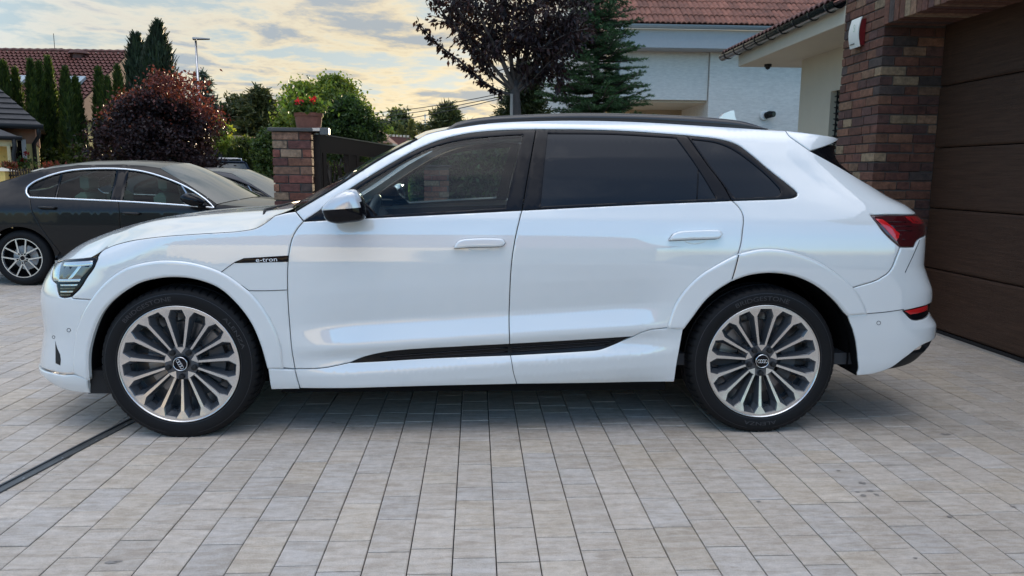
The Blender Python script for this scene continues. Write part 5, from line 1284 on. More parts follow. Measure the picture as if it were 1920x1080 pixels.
arch2 = np.array([(-2.37+.375*math.cos(a), .31+.365*math.sin(a)) for a in np.linspace(0, PI, 28)])
sB = curve([(222, 378), (224, 400), (225, 421)], .03); zb = sB[-1]; sBl = np.vstack([sB, straight(('uz', zb[0], zb[1]), ('uz', zb[0]+.01, .24), .05)])
sR = curve([(56, 371), (59, 392.5), (70, 415), (84, 437), (112.5, 474)], .03)
kB = int(np.argmin(np.abs(c2[:, 0]-sB[0][0])))
def uzline(a, b_, st=.05): return straight(('uz', *a), ('uz', *b_), st)
sr_end = sR[-1]
P1 = lambda *a, **k: panel(*a, surf=S2, step=.07, gap=.003, **k)
rdoor = P1('rear_door', loop(c2[kB:], sR, uzline(sr_end, (sr_end[0]+.12, .24)), uzline((sr_end[0]+.12, .24), (zb[0]+.01, .24)), sBl[::-1]), M_dark, SED)
aF = (-2.85, .90)
fdoor = P1('front_door', loop(c2[:kB+1], sBl, uzline((zb[0]+.01, .24), (-2.84, .24)), uzline((-2.84, .24), (-2.82, .70)), uzline((-2.82, .70), tuple(c2[0]))), M_dark, SED)
rq = P1('rear_fender', loop(uzline((-6.2, .45), (-6.25, .95), .08), uzl([(-6.25, .95), (-6.1, 1.02), (-5.7, 1.08)], .06), uzl([(-5.7, 1.08), (-5.35, 1.20), (-5.0, 1.315), (-4.6, 1.375), (-4.1, 1.385), (-3.85, 1.372), (-3.66, 1.345)], .05), uzl([(-3.66, 1.345), (-3.32, 1.17), (-2.95, .945)], .05),
       uzline((-2.95, .945), tuple(c1[-1])), c1[::-1], sR, uzline(tuple(sR[-1]), (wx+.375, .31)), arch, uzline((wx-.375, .31), (-6.2, .30)), uzline((-6.2, .30), (-6.2, .45))), M_dark, SED)
ff2 = P1('front_fender', loop(uzline((-2.82, .70), (-2.84, .24)), uzline((-2.84, .24), (-2.745, .24)), arch2[::-1], uzline((-1.995, .31), (-1.55, .30)), uzline((-1.55, .30), (-1.48, .62)), uzl([(-1.48, .62), (-1.7, .76), (-2.1, .86), (-2.6, .915), (-2.95, .94)], .06), uzline((-2.95, .94), tuple(c1[-1])), uzline(tuple(c1[-1]), (-2.82, .70))), M_dark, SED)
fr = P1('window_frame', loop(c1, c2), M_gloss, SED, off=-.006, bevel=.002)
gl_o = inset(loop(c1, c2), .016)
def seg_clip(x0, x1):
    q = gl_o.copy(); m_ = (q[:, 0] > x0) & (q[:, 0] < x1); q[:, 0] = np.clip(q[:, 0], x0, x1); keep = np.ones(len(q), bool)
    for i in range(len(q)):
        if not m_[i] and not (m_[i-1] or m_[(i+1) % len(q)]): keep[i] = False
    return q[keep]
xd = at_y(104, 340, 8.78)[0]; xb0 = at_y(208, 340, 8.8)[0]; xb1 = at_y(232, 340, 8.8)[0]; xm = at_y(338, 360, 8.8)[0]
def band(x0, x1, holes=False):
    n_ = 14; xs_ = np.linspace(x0, x1, n_); up = []; dn = []
    a_ = gl_o; nx = np.roll(a_, -1, 0)
    for x in xs_:
        zs = []
        for p, q in zip(a_, nx):
            if (p[0]-x)*(q[0]-x) <= 0 and abs(p[0]-q[0]) > 1e-9: zs.append(p[1]+(q[1]-p[1])*(x-p[0])/(q[0]-p[0]))
        if len(zs) >= 2: up.append((x, max(zs))); dn.append((x, min(zs)))
    return loop(np.array(dn), np.array(up[::-1]))
xl, xr_ = gl_o[:, 0].min()+.004, gl_o[:, 0].max()-.03
w1 = band(xl, xd-.012); w2_ = band(xd+.012, xb0); w3_ = band(xb1, xr_)
for o in [fr]: bpy.data.objects.remove(o)
fr = P1('window_frame', loop(c1, c2), M_gloss, SED, off=-.006, bevel=.002, holes=[w1, w2_, w3_])
for q in (w1, w2_, w3_): P1('window_glass', q, M_carglass, SED, off=-.008, bevel=0, depth=0)
b = MB(); q = S2(np.vstack([c1, c2[1:]]), .003); b.tube(list(q), .0115, 6, cap=False); b.build('chrome_trim', mat('bright_trim', (.75, .77, .80), rough=.15, metal=.8), SED, smooth=True)
b = MB(); b.tube(S2(curve([(340, 346), (352, 366)], .03), -.004), .010, 6); b.build('mirror_bar', M_silvertrim, SED)
# far side, tops
def mir2(o):
    c = o.copy(); col.objects.link(c); c.scale = (1, -1, 1); c.location = (0, 2*YS, 0); return c
b = MB()
def symg(rows, name, m, mats_=None):
    P = np.array(rows); Q = P[:, ::-1].copy(); Q[..., 1] = 2*YS-Q[..., 1]; A = np.concatenate([P, Q[:, 1:]], 1); b = MB(); b.grid(A); return b.build(name, m, SED, smooth=True)
def cross(e_uz, zc_, xc_, pw=2.0, n_=10):
    e = S2(np.array(e_uz), -.001); r = []
    for t in np.linspace(0, 1, n_): r.append((e[0]+(xc_-e[0])*math.sin(t*PI/2), e[1]+(YS-e[1])*t, e[2]+(zc_-e[2])*(1-(1-t)**pw)))
    return r
symg([cross(e, z, x) for e, z, x in [((-1.50, .62), .66, -1.40), ((-1.7, .76), .80, -1.60), ((-2.1, .86), .93, -2.05), ((-2.6, .915), .985, -2.5), ((-2.95, .94), 1.0, -2.72)]], 'hood', M_dark)
symg([cross(e, z, x) for e, z, x in [((-2.95, .945), 1.005, -2.74), ((-3.13, 1.06), 1.13, -2.98), ((-3.32, 1.17), 1.25, -3.20), ((-3.50, 1.262), 1.345, -3.40), ((-3.66, 1.345), 1.41, -3.58)]], 'windscreen', M_wsglass)
symg([cross(e, z, x) for e, z, x in [((-3.66, 1.345), 1.41, -3.58), ((-3.85, 1.372), 1.43, -3.8), ((-4.1, 1.385), 1.442, -4.1), ((-4.6, 1.375), 1.432, -4.6), ((-5.0, 1.315), 1.385, -5.0)]], 'roof', M_dark)
symg([cross(e, z, x) for e, z, x in [((-5.0, 1.315), 1.385, -5.0), ((-5.35, 1.20), 1.27, -5.4), ((-5.7, 1.08), 1.13, -5.78)]], 'rear_window', M_carglass)
symg([cross(e, z, x) for e, z, x in [((-5.7, 1.08), 1.13, -5.78), ((-6.1, 1.02), 1.09, -6.18), ((-6.25, .95), 1.0, -6.30), ((-6.2, .45), .5, -6.32)]], 'trunk_lid', M_dark)
symg([cross(e, z, x) for e, z, x in [((-1.50, .62), .66, -1.40), ((-1.50, .45), .45, -1.36), ((-1.55, .30), .28, -1.40)]], 'front_bumper', M_dark)
b = MB(); b.box((-6.0, YS-.80, .20), (-1.7, YS+.80, .42)); b.box((-4.9, YS-.82, .42), (-2.7, YS+.82, .55)); b.build('underbody', M_gap, SED)
b = MB(); b.box((-4.78, 8.74, .24), (-2.8, 8.80, .9)); b.build('door_lining', M_interior, SED)
for x in (-3.65, -4.55):
    for y in (YS-.38, YS+.38):
        b = MB(); b.box((x-.55, y-.24, .5), (x, y+.24, .68), bev=.04); b.box((x-.12, y-.22, .62), (x+.02, y+.22, 1.06), bev=.05); b.box((x-.10, y-.12, 1.08), (x-.0, y+.12, 1.26), bev=.03); b.build('seat', mat('beige_seat', (.50, .54, .38), rough=.6) if 'beige_seat' not in bpy.data.materials else bpy.data.materials['beige_seat'], SED)
def handle2(p0, p1):
    b = MB(); a_ = S2(uv(*p0), .03); c_ = S2(uv(*p1), .03); b.tube([a_+[0, .03, 0], a_+(c_-a_)*.12, a_+(c_-a_)*.88, c_+[0, .03, 0]], [.012, .014, .014, .012], 8); b.build('handle', M_dark, SED, smooth=True)
handle2((72, 390), (106, 391.5)); handle2((228, 399), (264, 401))
b = MB(); b.box((-4.79, 8.70, .27), (-2.8, 8.72, .295)); b.build('sill_trim', M_silvertrim, SED)
# mirror
mc = at_y(361, 374, 8.58); b = MB()
P = []
for t in np.linspace(0, 1, 9):
    r_ = math.sin(PI*(.06+.88*t))**.55; P.append([(mc[0]-.115+.23*t+.02*math.sin(a), 8.58+.09*r_*math.cos(a), mc[2]+(.075*(1-t*.25))*r_*math.sin(a)+.03-.07*t) for a in np.linspace(0, 2*PI, 15)])
b.grid(P); b.tube([(mc[0]+.06, 8.62, mc[2]-.07), (mc[0]+.10, 8.80, mc[2]-.11)], .03, 6); b.build('side_mirror', M_gloss, SED, smooth=True)
for o in list(SED.children):
    if o.name.split('.')[0] in ('rear_door', 'front_door', 'rear_fender', 'front_fender', 'window_frame', 'window_glass', 'chrome_trim', 'side_mirror'): mir2(o)
# wheels of the sedan: five twin spokes
def wheel2(par, x, y, sgn=1):
    W = empty('wheel', (x, y, .318)); W.parent = par
    b = MB(); b.lathe([(.02, .222), (.008, .235), (.003, .262), (.010, .292), (.03, .312), (.07, .318), (.15, .318), (.19, .31), (.21, .28), (.21, .22)], 72, 'y'); b.build('tyre', M_tyre, W, smooth=True, auto=50)
    b = MB(); b.lathe([(.02, .225), (.010, .226), (.010, .216), (.03, .212)], 72, 'y'); b.lathe([(.018, .0), (.018, .034), (.03, .04)], 30, 'y')
    for k in range(5):
        for s in (-1, 1):
            c_ = math.radians(90+72*k+(0)); a0 = c_+s*math.radians(20); a1 = c_+s*math.radians(15)
            p0 = np.array([.040*math.cos(a0+s*.5), .040*math.sin(a0+s*.5)]); p1 = np.array([.219*math.cos(a1), .219*math.sin(a1)]); d = (p1-p0)/np.linalg.norm(p1-p0); n_ = np.array([-d[1], d[0]])
            pts = [p0-n_*.009, p1-n_*.0075, p1+n_*.0075, p0+n_*.009]; b.prism([(p[0], .012, p[1]) for p in pts], (0, .03, 0))
    b.build('rim', M_machined, W)
    b = MB(); b.lathe([(.0165, .026), (.0165, 0)], 20, 'y'); b.build('hub_cap', M_gloss, W)
    b = MB(); b.lathe([(.03, .222), (.14, .20)], 40, 'y'); b.lathe([(.15, 0), (.15, .215)], 40, 'y'); b.build('rim_barrel', M_gap, W)
    b = MB(); b.lathe([(.09, .05), (.09, .14)], 40, 'y'); b.build('brake_disc', M_disc, W)
    return W
ws_ = [wheel2(SED, wx, 8.705), wheel2(SED, -2.37, 8.705)]
for w_ in ws_:
    c = w_.copy(); col.objects.link(c); c.location = (w_.location[0], 2*YS-w_.location[1], w_.location[2]); c.scale = (1, -1, 1)
    for ch in w_.children: d = ch.copy(); col.objects.link(d); d.parent = c
for cx_ in (wx, -2.37):
    b = MB(); P = [[(cx_+.37*math.cos(a), 8.76, .31+.36*math.sin(a)), (cx_+.37*math.cos(a), 9.05, .31+.36*math.sin(a))] for a in np.linspace(0, PI, 20)]; b.grid(P); b.add([p[1] for p in P], [tuple(range(20))]); b.build('wheel_arch_liner', M_gap, SED)
fix(SED)
# second sedan behind it: copy of the first with its own paint
def tree_copy(root, name, swap, loc):
    r = root.copy(); r.name = name; col.objects.link(r); r.location = loc
    def cp(o, par):
        c = o.copy(); col.objects.link(c); inv_ = o.matrix_parent_inverse.copy(); c.parent = par; c.matrix_parent_inverse = inv_
        if o.type == 'MESH' and any(m and m.name in swap for m in o.data.materials):
            c.data = o.data.copy()
            for i, m in enumerate(c.data.materials):
                if m.name in swap: c.data.materials[i] = swap[m.name]
        for ch in o.children: cp(ch, c)
    for ch in root.children: cp(ch, r)
    return r
M_blacktrim = M_gloss
SED2 = tree_copy(SED, 'coupe_car', {'dark_brown_paint': M_navy, 'bright_trim': M_gloss, 'beige_seat': M_seat}, (-3.8-.14, YS+3.0, 0)); SED2.scale = (1, 1, .955)
SED2['label'] = 'navy blue car half hidden between the dark sedan and the brick gate pillar'
# navy off-roader behind, only its roof shows
def offroader():
    root = empty('offroad_car', (0, 0, 0), 'dark blue off-road car with silver roof rails showing behind the navy car roof', 'car')
    L, Wd = 4.4, .90
    lower = [(-2.2, .35), (-2.22, .8), (-2.15, 1.02), (-1.0, 1.10), (2.12, 1.12), (2.2, .9), (2.18, .35)]
    b = MB(); P = []
    for x, z, w0 in [(-2.2, .55, .80), (-2.1, .98, .86), (-1.2, 1.08, .89), (0, 1.10, .90), (1.6, 1.10, .90), (2.1, 1.08, .88), (2.2, .6, .84)]:
        P.append([(x, -w0*.95, .32), (x, -w0, .55), (x, -w0, z-.12), (x, -w0*.95, z), (x, w0*.95, z), (x, w0, z-.12), (x, w0, .55), (x, w0*.95, .32), (x, -w0*.95, .32)])
    b.grid(P); b.add([P[0][i] for i in range(8)], [tuple(range(8))]); b.add([P[-1][i] for i in range(8)], [tuple(range(8))]); b.build('body', M_navy, root, smooth=True, auto=40)
    rp = [(-.62, 1.62), (1.5, 1.66), (1.95, 1.60)]
    b = MB(); b.box((-.55, -.62, 1.60), (1.85, .62, 1.67), bev=.025); b.build('roof', M_navy, root)
    for s in (-1, 1):
        for x0, x1 in ((-.45, .35), (.45, 1.15), (1.25, 1.75)):
            b = MB(); b.add([(x0-.15*(x0 < 0), s*.86, 1.10), (x1, s*.86, 1.10), (x1, s*.66, 1.60), (x0, s*.66, 1.60), (x0-.15*(x0 < 0), s*.84, 1.10), (x1, s*.84, 1.10), (x1, s*.64, 1.60), (x0, s*.64, 1.60)], [(0, 1, 2, 3), (7, 6, 5, 4), (0, 4, 5, 1), (1, 5, 6, 2), (2, 6, 7, 3), (3, 7, 4, 0)]); b.build('window_glass', M_gloss, root)
        for xp in (-.45, .40, 1.20, 1.80):
            b = MB(); b.tube([(xp-(.25 if xp < 0 else 0), s*.86, 1.08), (xp, s*.645, 1.62)], .04, 6); b.build('pillar', M_navy, root)
        b = MB(); b.tube([(-.4, s*.56, 1.66), (-.35, s*.56, 1.73), (1.6, s*.56, 1.74), (1.7, s*.56, 1.67)], .022, 6); b.build('roof_rail', M_silvertrim, root, smooth=True)
        for x in (-1.35, 1.35):
            W = empty('wheel', (x, s*.78, .36)); W.parent = root; b = MB(); b.lathe([(-.1, .22), (-.11, .30), (-.09, .35), (.09, .35), (.11, .30), (.1, .22)], 36, 'y'); b.build('tyre', M_tyre, W, smooth=True, auto=40); b = MB(); b.lathe([(s*-.06, .0), (s*-.06, .06), (s*-.02, .2), (s*-.08, .225)], 30, 'y'); b.build('rim', M_silvertrim, W)
    b = MB(); b.add([(-1.15, -.74, 1.08), (-1.15, .74, 1.08), (-.52, .60, 1.62), (-.52, -.60, 1.62)], [(0, 1, 2, 3)]); b.build('windscreen', M_wsglass, root)
    b = MB(); b.add([(2.12, -.78, 1.10), (2.12, .78, 1.10), (1.84, .60, 1.62), (1.84, -.60, 1.62)], [(0, 1, 2, 3)]); b.build('rear_window', M_gloss, root)
    for x in (0.1, 1.3): b = MB(); b.tube([(x, -.56, 1.745), (x, .56, 1.745)], .018, 6); b.build('cross_bar', M_silvertrim, root)
    return root
off_ = offroader(); off_.location = (at_y(412, 310, 21.5)[0], 21.5, 0); off_.rotation_euler = (0, 0, math.radians(180-62)); off_.scale = (.93, .93, .96)
SURF['f'] = S; SURF['y'] = 3.64
# ------------------------------------------------------------------ vegetation
def leaf_mat(name, rough=.55, tr=.35, spec=.3, noise_amt=0):
    m = bpy.data.materials.new(name); m.use_nodes = True; t = m.node_tree; b = t.nodes['Principled BSDF']; b.inputs['Roughness'].default_value = rough; b.inputs['Specular IOR Level'].default_value = spec
    a = t.nodes.new('ShaderNodeAttribute'); a.attribute_name = 'col'; t.links.new(a.outputs['Color'], b.inputs['Base Color'])
    tr_ = t.nodes.new('ShaderNodeBsdfTranslucent'); t.links.new(mixc(t, 1.0, a.outputs['Color'], (1.8, 1.9, .9), 'MULTIPLY'), tr_.inputs[0])
    ms = t.nodes.new('ShaderNodeMixShader'); ms.inputs[0].default_value = tr; t.links.new(b.outputs[0], ms.inputs[1]); t.links.new(tr_.outputs[0], ms.inputs[2]); t.links.new(ms.outputs[0], t.nodes['Material Output'].inputs[0]); return m
M_leaf = leaf_mat('leaf'); M_leafd = leaf_mat('dark_leaf', tr=.12); M_needle = leaf_mat('needle', rough=.6, tr=.15)
M_leafr = bpy.data.materials.new('purple_leaf'); M_leafr = leaf_mat('purple_leaf_tissue', rough=.5, tr=.30)
M_bark = mat('bark', (.085, .070, .060), rough=.9, noise_amt=.4, noise_scale=20, bump=.006, bump_scale=40); M_barkg = mat('grey_bark', (.085, .072, .065), rough=.85, noise_amt=.35, noise_scale=14, bump=.004, bump_scale=50)
def leaves(name, C_, D_, Nn, L_, W_, cols, m, parent, shape='leaf'):
    """one foliage mesh: C base points, D directions, Nn normals, length, width per leaf"""
    C_ = np.asarray(C_, float); n = len(C_); D_ = D_/(np.linalg.norm(D_, axis=1, keepdims=True)+1e-9); S_ = np.cross(D_, Nn); S_ /= np.linalg.norm(S_, axis=1, keepdims=True)+1e-9; N2 = np.cross(S_, D_)
    L_ = np.broadcast_to(L_, (n,))[:, None]; W_ = np.broadcast_to(W_, (n,))[:, None]
    if shape == 'leaf':
        q = [C_, C_+D_*L_*.45+S_*W_*.5+N2*L_*.05, C_+D_*L_-N2*L_*.08, C_+D_*L_*.45-S_*W_*.5+N2*L_*.05]
    else:
        q = [C_-S_*W_*.5, C_+S_*W_*.5, C_+D_*L_+S_*W_*.12, C_+D_*L_-S_*W_*.12]
    V = np.stack(q, 1).reshape(-1, 3).astype(np.float32); me = bpy.data.meshes.new(name)
    me.vertices.add(4*n); me.vertices.foreach_set('co', V.ravel()); me.loops.add(4*n); me.loops.foreach_set('vertex_index', np.arange(4*n, dtype=np.int32))
    me.polygons.add(n); me.polygons.foreach_set('loop_start', np.arange(0, 4*n, 4, dtype=np.int32)); me.polygons.foreach_set('loop_total', np.full(n, 4, np.int32)); me.update(calc_edges=True)
    at = me.color_attributes.new('col', 'FLOAT_COLOR', 'CORNER'); cc = np.ones((n, 4), np.float32); cc[:, :3] = cols; at.data.foreach_set('color', np.repeat(cc, 4, 0).ravel()); me.materials.append(m)
    return link(name, me, None, parent)
def rdir(n, up=0.0):
    d = rng.normal(size=(n, 3)); d[:, 2] += up; return d/np.linalg.norm(d, axis=1, keepdims=True)
def cvar(base, n, v=.25, hue=None):
    c = np.array(base)[None]*np.clip(rng.normal(1, v, (n, 1)), .35, 1.9)
    if hue is not None: k = rng.random((n, 1))**2; c = c*(1-k)+np.array(hue)[None]*k
    return c
def plant(name, loc, label, cat, group=None): return empty(name, loc, label, cat, group)
def trunk(root, pts, rs, m=M_bark, name='trunk'):
    b = MB(); b.tube(pts, rs, 9); return b.build(name, m, root, smooth=True)
def clump_tree(name, label, cx_, cy_, z0, z1, rx, base, hue, n=9000, leaf=(.13, .07), nclump=90, prof=None, mat_=None, trunk_r=.10, group=None, fill=.72, up=.0, spread=.20, cat='tree', m_bark=None, seedshape=0, ry=None, name_part='crown', trunk_top=None, clumps=None):
    """broadleaf crown: leaf clumps spread through an uneven volume"""
    root = plant(name, (cx_, cy_, 0), label, cat, group); ry = ry or rx; prof = prof or (lambda t: math.sqrt(max(0, 1-(2*t-1)**2)))
    cs = []
    for i in range(nclump):
        t = rng.random()**.85; a = rng.uniform(0, 2*PI); r = prof(t)*(rng.random()**.35)*(1+rng.normal(0, .07)); cs.append((rx*r*math.cos(a), ry*r*math.sin(a), z0+(z1-z0)*t))
    cs = np.array(cs); 
    if clumps is not None: cs = np.vstack([cs, clumps])
    idx = rng.integers(0, len(cs), n); sc = spread*rx*np.clip(rng.normal(1, .25, len(cs)), .5, 1.6)
    P = cs[idx]+rng.normal(size=(n, 3))*sc[idx][:, None]*np.array([1, 1, .75]); tone = np.clip(rng.normal(1, .22, len(cs)), .55, 1.6)[idx][:, None]
    d = rdir(n, up); nn = rdir(n, .8)
    leaves(name_part, P, d, nn, rng.uniform(.7, 1.25, n)*leaf[0], rng.uniform(.7, 1.25, n)*leaf[1], cvar(base, n, .22, hue)*tone, mat_ or M_leaf, root)
    tt = trunk_top or z0+(z1-z0)*.55; b = MB(); b.tube([(0, 0, 0), (.03, 0, tt*.4), (0, 0, tt)], [trunk_r*1.25, trunk_r, trunk_r*.45], 9)
    for k in range(7):
        a = 2*PI*k/7+rng.random(); zz = z0*.9+(tt-z0*.9)*k/7; b.tube([(0, 0, zz), (rx*.35*math.cos(a), ry*.35*math.sin(a), zz+.25*(z1-z0)), (rx*.6*math.cos(a), ry*.6*math.sin(a), min(z1, zz+.42*(z1-z0)))], [trunk_r*.5, trunk_r*.3, trunk_r*.1], 6)
    b.build('trunk', m_bark or M_bark, root, smooth=True); return root
def column(name, label, px, py, depth, rpx, pyb=330, tips=None, base=(.035, .062, .016), hue=(.10, .13, .03), n=4200, group=None, leaf=(.16, .05), mat_=None):
    """thuja / cypress: upright flakes over a pointed column"""
    top = at_y(px, py, depth); root = plant(name, (top[0], depth, 0), label, 'conifer tree', group); H_ = top[2]; R_b = rpx/FOC*depth
    z0 = .15; tips = tips or [(0, 0, 1.0, 1.0)]
    Pn, Dn, Nn_, Cn = [], [], [], []
    for (ox, oy, hs, rs_) in tips:
        k = int(n/len(tips)); t = rng.random(k)**.9; a = rng.uniform(0, 2*PI, k)
        r = R_b*rs_*np.clip(1-t**2.6, 0, 1)**.75*(.93+.07*np.sin(a*5+t*9))*(rng.random(k)**.22)*np.clip(rng.normal(1, .06, k), .8, 1.2)
        z = z0+(H_*hs-z0)*t; o = np.array([math.cos(1), 0])
        P = np.stack([ox*(.3+.7*t)+r*np.cos(a), oy+r*np.sin(a), z], 1); d = np.stack([np.cos(a)*.35, np.sin(a)*.35, np.full(k, 1.0)], 1)+rng.normal(0, .22, (k, 3)); nn = np.stack([np.cos(a), np.sin(a), np.zeros(k)], 1)+rng.normal(0, .5, (k, 3))
        tone = (.75+.35*np.sin(a*3+z*4)*np.sin(z*7+a)) ; Pn.append(P); Dn.append(d); Nn_.append(nn); Cn.append(cvar(base, k, .2, hue)*np.clip(tone, .5, 1.3)[:, None])
    leaves('crown', np.vstack(Pn), np.vstack(Dn), np.vstack(Nn_), leaf[0]*rng.uniform(.7, 1.3, sum(map(len, Pn))), leaf[1]*rng.uniform(.8, 1.3, sum(map(len, Pn))), np.vstack(Cn), mat_ or M_leaf, root, 'flake')
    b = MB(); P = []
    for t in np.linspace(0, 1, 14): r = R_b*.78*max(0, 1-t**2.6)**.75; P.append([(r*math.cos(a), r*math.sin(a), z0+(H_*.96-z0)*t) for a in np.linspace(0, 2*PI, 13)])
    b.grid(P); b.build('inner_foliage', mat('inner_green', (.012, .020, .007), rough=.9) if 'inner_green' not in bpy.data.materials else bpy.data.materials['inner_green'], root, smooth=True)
    b = MB(); b.tube([(0, 0, 0), (0, 0, H_*.6)], [.07, .03], 7); b.build('trunk', M_bark, root); return root
TH = [(5, 120, 20, 'with its tip at the very left edge'), (28, 134, 15, 'second from the left, short and dark'), (56, 118, 15, 'third from the left, tall with rounded tip'), (72, 122, 14, 'pressed against its taller left neighbour, fourth'), (89, 112, 17, 'tallest of the row, in front of the red roof'), (121, 131, 18, 'right beside the roof window'), (141, 151, 14, 'lowest of the row, tip lit yellow'), (184, 133, 17, 'with pale tip left of the purple bush'), (201, 150, 14, 'small one in the gap above the purple bush'), (220, 128, 15, 'last on the right, touching the big dark cypress')]
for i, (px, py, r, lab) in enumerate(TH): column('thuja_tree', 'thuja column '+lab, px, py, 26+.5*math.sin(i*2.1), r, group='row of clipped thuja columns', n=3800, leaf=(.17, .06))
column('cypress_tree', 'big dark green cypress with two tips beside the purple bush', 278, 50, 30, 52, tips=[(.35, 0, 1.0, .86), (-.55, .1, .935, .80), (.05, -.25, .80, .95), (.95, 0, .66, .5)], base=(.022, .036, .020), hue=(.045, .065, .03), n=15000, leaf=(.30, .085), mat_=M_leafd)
# low greenery under the thuja row
for i, (px, w_, top_) in enumerate(((100, 26, 285), (150, 30, 278), (20, 10, 300))):
    c_ = at_y(px, top_, 24.6); clump_tree('garden_shrub', ['dark leafy shrub below the thuja columns, by the yellow house', 'dark leafy shrub below the thuja columns, next to the purple bush', 'small dark shrub beside the yellow house wall'][i], c_[0], 24.6, .1, c_[2], w_/FOC*24.6, (.030, .045, .014), (.08, .10, .02), n=2500, nclump=40, cat='shrub', trunk_r=.04, leaf=(.12, .07))
# purple bush
c_ = at_y(296, 240, 20)
extra = []
for (px, py) in [(300, 150), (312, 160), (330, 150), (350, 170), (235, 185), (238, 195), (290, 168), (275, 178), (365, 185), (380, 205), (395, 215), (370, 160), (265, 200), (210, 215), (405, 225), (340, 165), (310, 175)]:
    q = at_y(px, py, 20+rng.uniform(-.5, .5)); extra.append((q[0]-c_[0], q[1]-20, q[2]))
pb = clump_tree('purple_bush', 'large dark purple bush with red shoots on top, behind the dark sedan', c_[0], 20, .5, 3.1, 1.46, (.018, .010, .013), (.030, .012, .015), n=30000, leaf=(.085, .065), nclump=150, mat_=M_leafr, cat='bush', trunk_r=.09, spread=.13, prof=lambda t: min(1, .62+.9*t)*math.sqrt(max(0, 1-max(0, (t-.35)/.65)**2.2)))
ex = np.array(extra); k = 2600; idx = rng.integers(0, len(ex), k); P = ex[idx]+rng.normal(size=(k, 3))*np.array([.16, .16, .13])
P2 = np.array([(1.5*math.cos(a)*r, 1.5*math.sin(a)*r, 2.1+1.22*math.sqrt(max(0, 1-r*r))) for a, r in zip(rng.uniform(0, 2*PI, 350), rng.random(350)**.5*.99)])
P = np.vstack([P, P2]); k = len(P)
leaves('red_shoots', P, rdir(k, .4), rdir(k, .5), .085*rng.uniform(.7, 1.3, k), .06*rng.uniform(.7, 1.2, k), cvar((.13, .036, .032), k, .35, (.07, .014, .016)), M_leafr, pb)
# background trees
def pxtree(name, label, px, py_top, py_bot, wpx, depth, base, hue, **kw):
    a_ = at_y(px, py_top, depth); b_ = at_y(px, py_bot, depth); return clump_tree(name, label, a_[0], depth, max(.1, b_[2]), a_[2], wpx/2/FOC*depth, base, hue, **kw)
def conifer(name, label, px, py, depth, wpx, base, hue, n=6000, drop=.25, bot=.8, leaf=(.22, .06), layers=14, mat_=None, gap=.0, cat='conifer tree'):
    top = at_y(px, py, depth); root = plant(name, (top[0], depth, 0), label, cat); H_ = top[2]; R_b = wpx/2/FOC*depth; P = []; D = []; b = MB()
    b.tube([(0, 0, 0), (0, 0, H_*.97)], [.16, .02], 7)
    for l in range(layers):
        t = (l+.5)/layers; z = bot+(H_-bot)*t; r = R_b*(1-t)**.85*rng.uniform(.85, 1.1)+.05; nb_ = 9
        for k in range(nb_):
            a = 2*PI*k/nb_+rng.random()*.8; rr = r*rng.uniform(.6, 1.15); q = np.array([rr*math.cos(a), rr*math.sin(a), -drop*rr*.6+rr*.12]); b.tube([(0, 0, z), tuple(np.array([0, 0, z])+q)], [.03, .01], 4)
            m_ = max(6, int(n/(layers*nb_)*rr/R_b*2.2)); s = rng.random(m_)**.7; pts = np.array([0, 0, z])+q*s[:, None]+rng.normal(size=(m_, 3))*np.array([.10, .10, .055])*(R_b/1.2); P.append(pts); D.append(np.tile(q/np.linalg.norm(q), (m_, 1))+rng.normal(0, .6, (m_, 3)))
    P = np.vstack(P); D = np.vstack(D); k = len(P); leaves('crown', P, D, rdir(k, 1.2), leaf[0]*rng.uniform(.6, 1.3, k), leaf[1]*rng.uniform(.7, 1.3, k), cvar(base, k, .22, hue), mat_ or M_needle, root, 'flake'); b.build('trunk', M_bark, root, smooth=True); return root
conifer('spruce_tree', 'blue-grey spruce right of the street lamp pole', 377, 133, 34, 92, (.040, .060, .055), (.07, .09, .07), n=9000, bot=1.0, leaf=(.26, .09))
conifer('pine_tree', 'olive pine with pointed top behind the tan bungalow', 487, 164, 37, 116, (.040, .055, .024), (.13, .12, .04), n=9000, bot=2.2, layers=11, drop=-.1, leaf=(.30, .10))
pxtree('pine_tree', 'broad olive pine crown left of the pointed pine', 445, 186, 262, 92, 38, (.038, .052, .022), (.12, .11, .04), n=7000, leaf=(.26, .10), nclump=60, spread=.16, mat_=M_needle)
pxtree('sunlit_tree', 'small bright yellow-green tree beside the purple bush', 409, 226, 285, 40, 25, (.16, .20, .035), (.26, .26, .05), n=3500, leaf=(.11, .07), nclump=40, cat='tree')
pxtree('bushy_tree', 'tall light green tree behind the flower pot', 606, 152, 300, 150, 22, (.075, .115, .022), (.22, .24, .045), n=26000, leaf=(.12, .07), nclump=140, spread=.12, prof=lambda t: math.sqrt(max(0, 1-abs(2*t-.85)**2.2/1.6)))
pxtree('round_tree', 'dense dark round-clipped tree right of the flower pot', 650, 190, 300, 112, 16, (.022, .042, .014), (.05, .08, .02), n=24000, leaf=(.075, .045), nclump=130, spread=.12)
pxtree('bushy_tree', 'dark green bush close left of the brick gate pillar', 506, 246, 330, 60, 18, (.030, .050, .015), (.09, .12, .03), n=8000, leaf=(.09, .06), nclump=60, spread=.16)
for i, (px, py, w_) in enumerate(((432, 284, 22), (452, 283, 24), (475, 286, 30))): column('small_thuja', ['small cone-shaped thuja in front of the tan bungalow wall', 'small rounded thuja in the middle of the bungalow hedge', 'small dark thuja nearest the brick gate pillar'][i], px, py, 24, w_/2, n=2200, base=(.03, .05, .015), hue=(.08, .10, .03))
pxtree('leafy_shrub', 'sprawling shrub in front of the terracotta boards', 455, 260, 300, 50, 26, (.05, .075, .02), (.16, .17, .05), n=2500, nclump=24, leaf=(.12, .07), cat='shrub', trunk_r=.03)
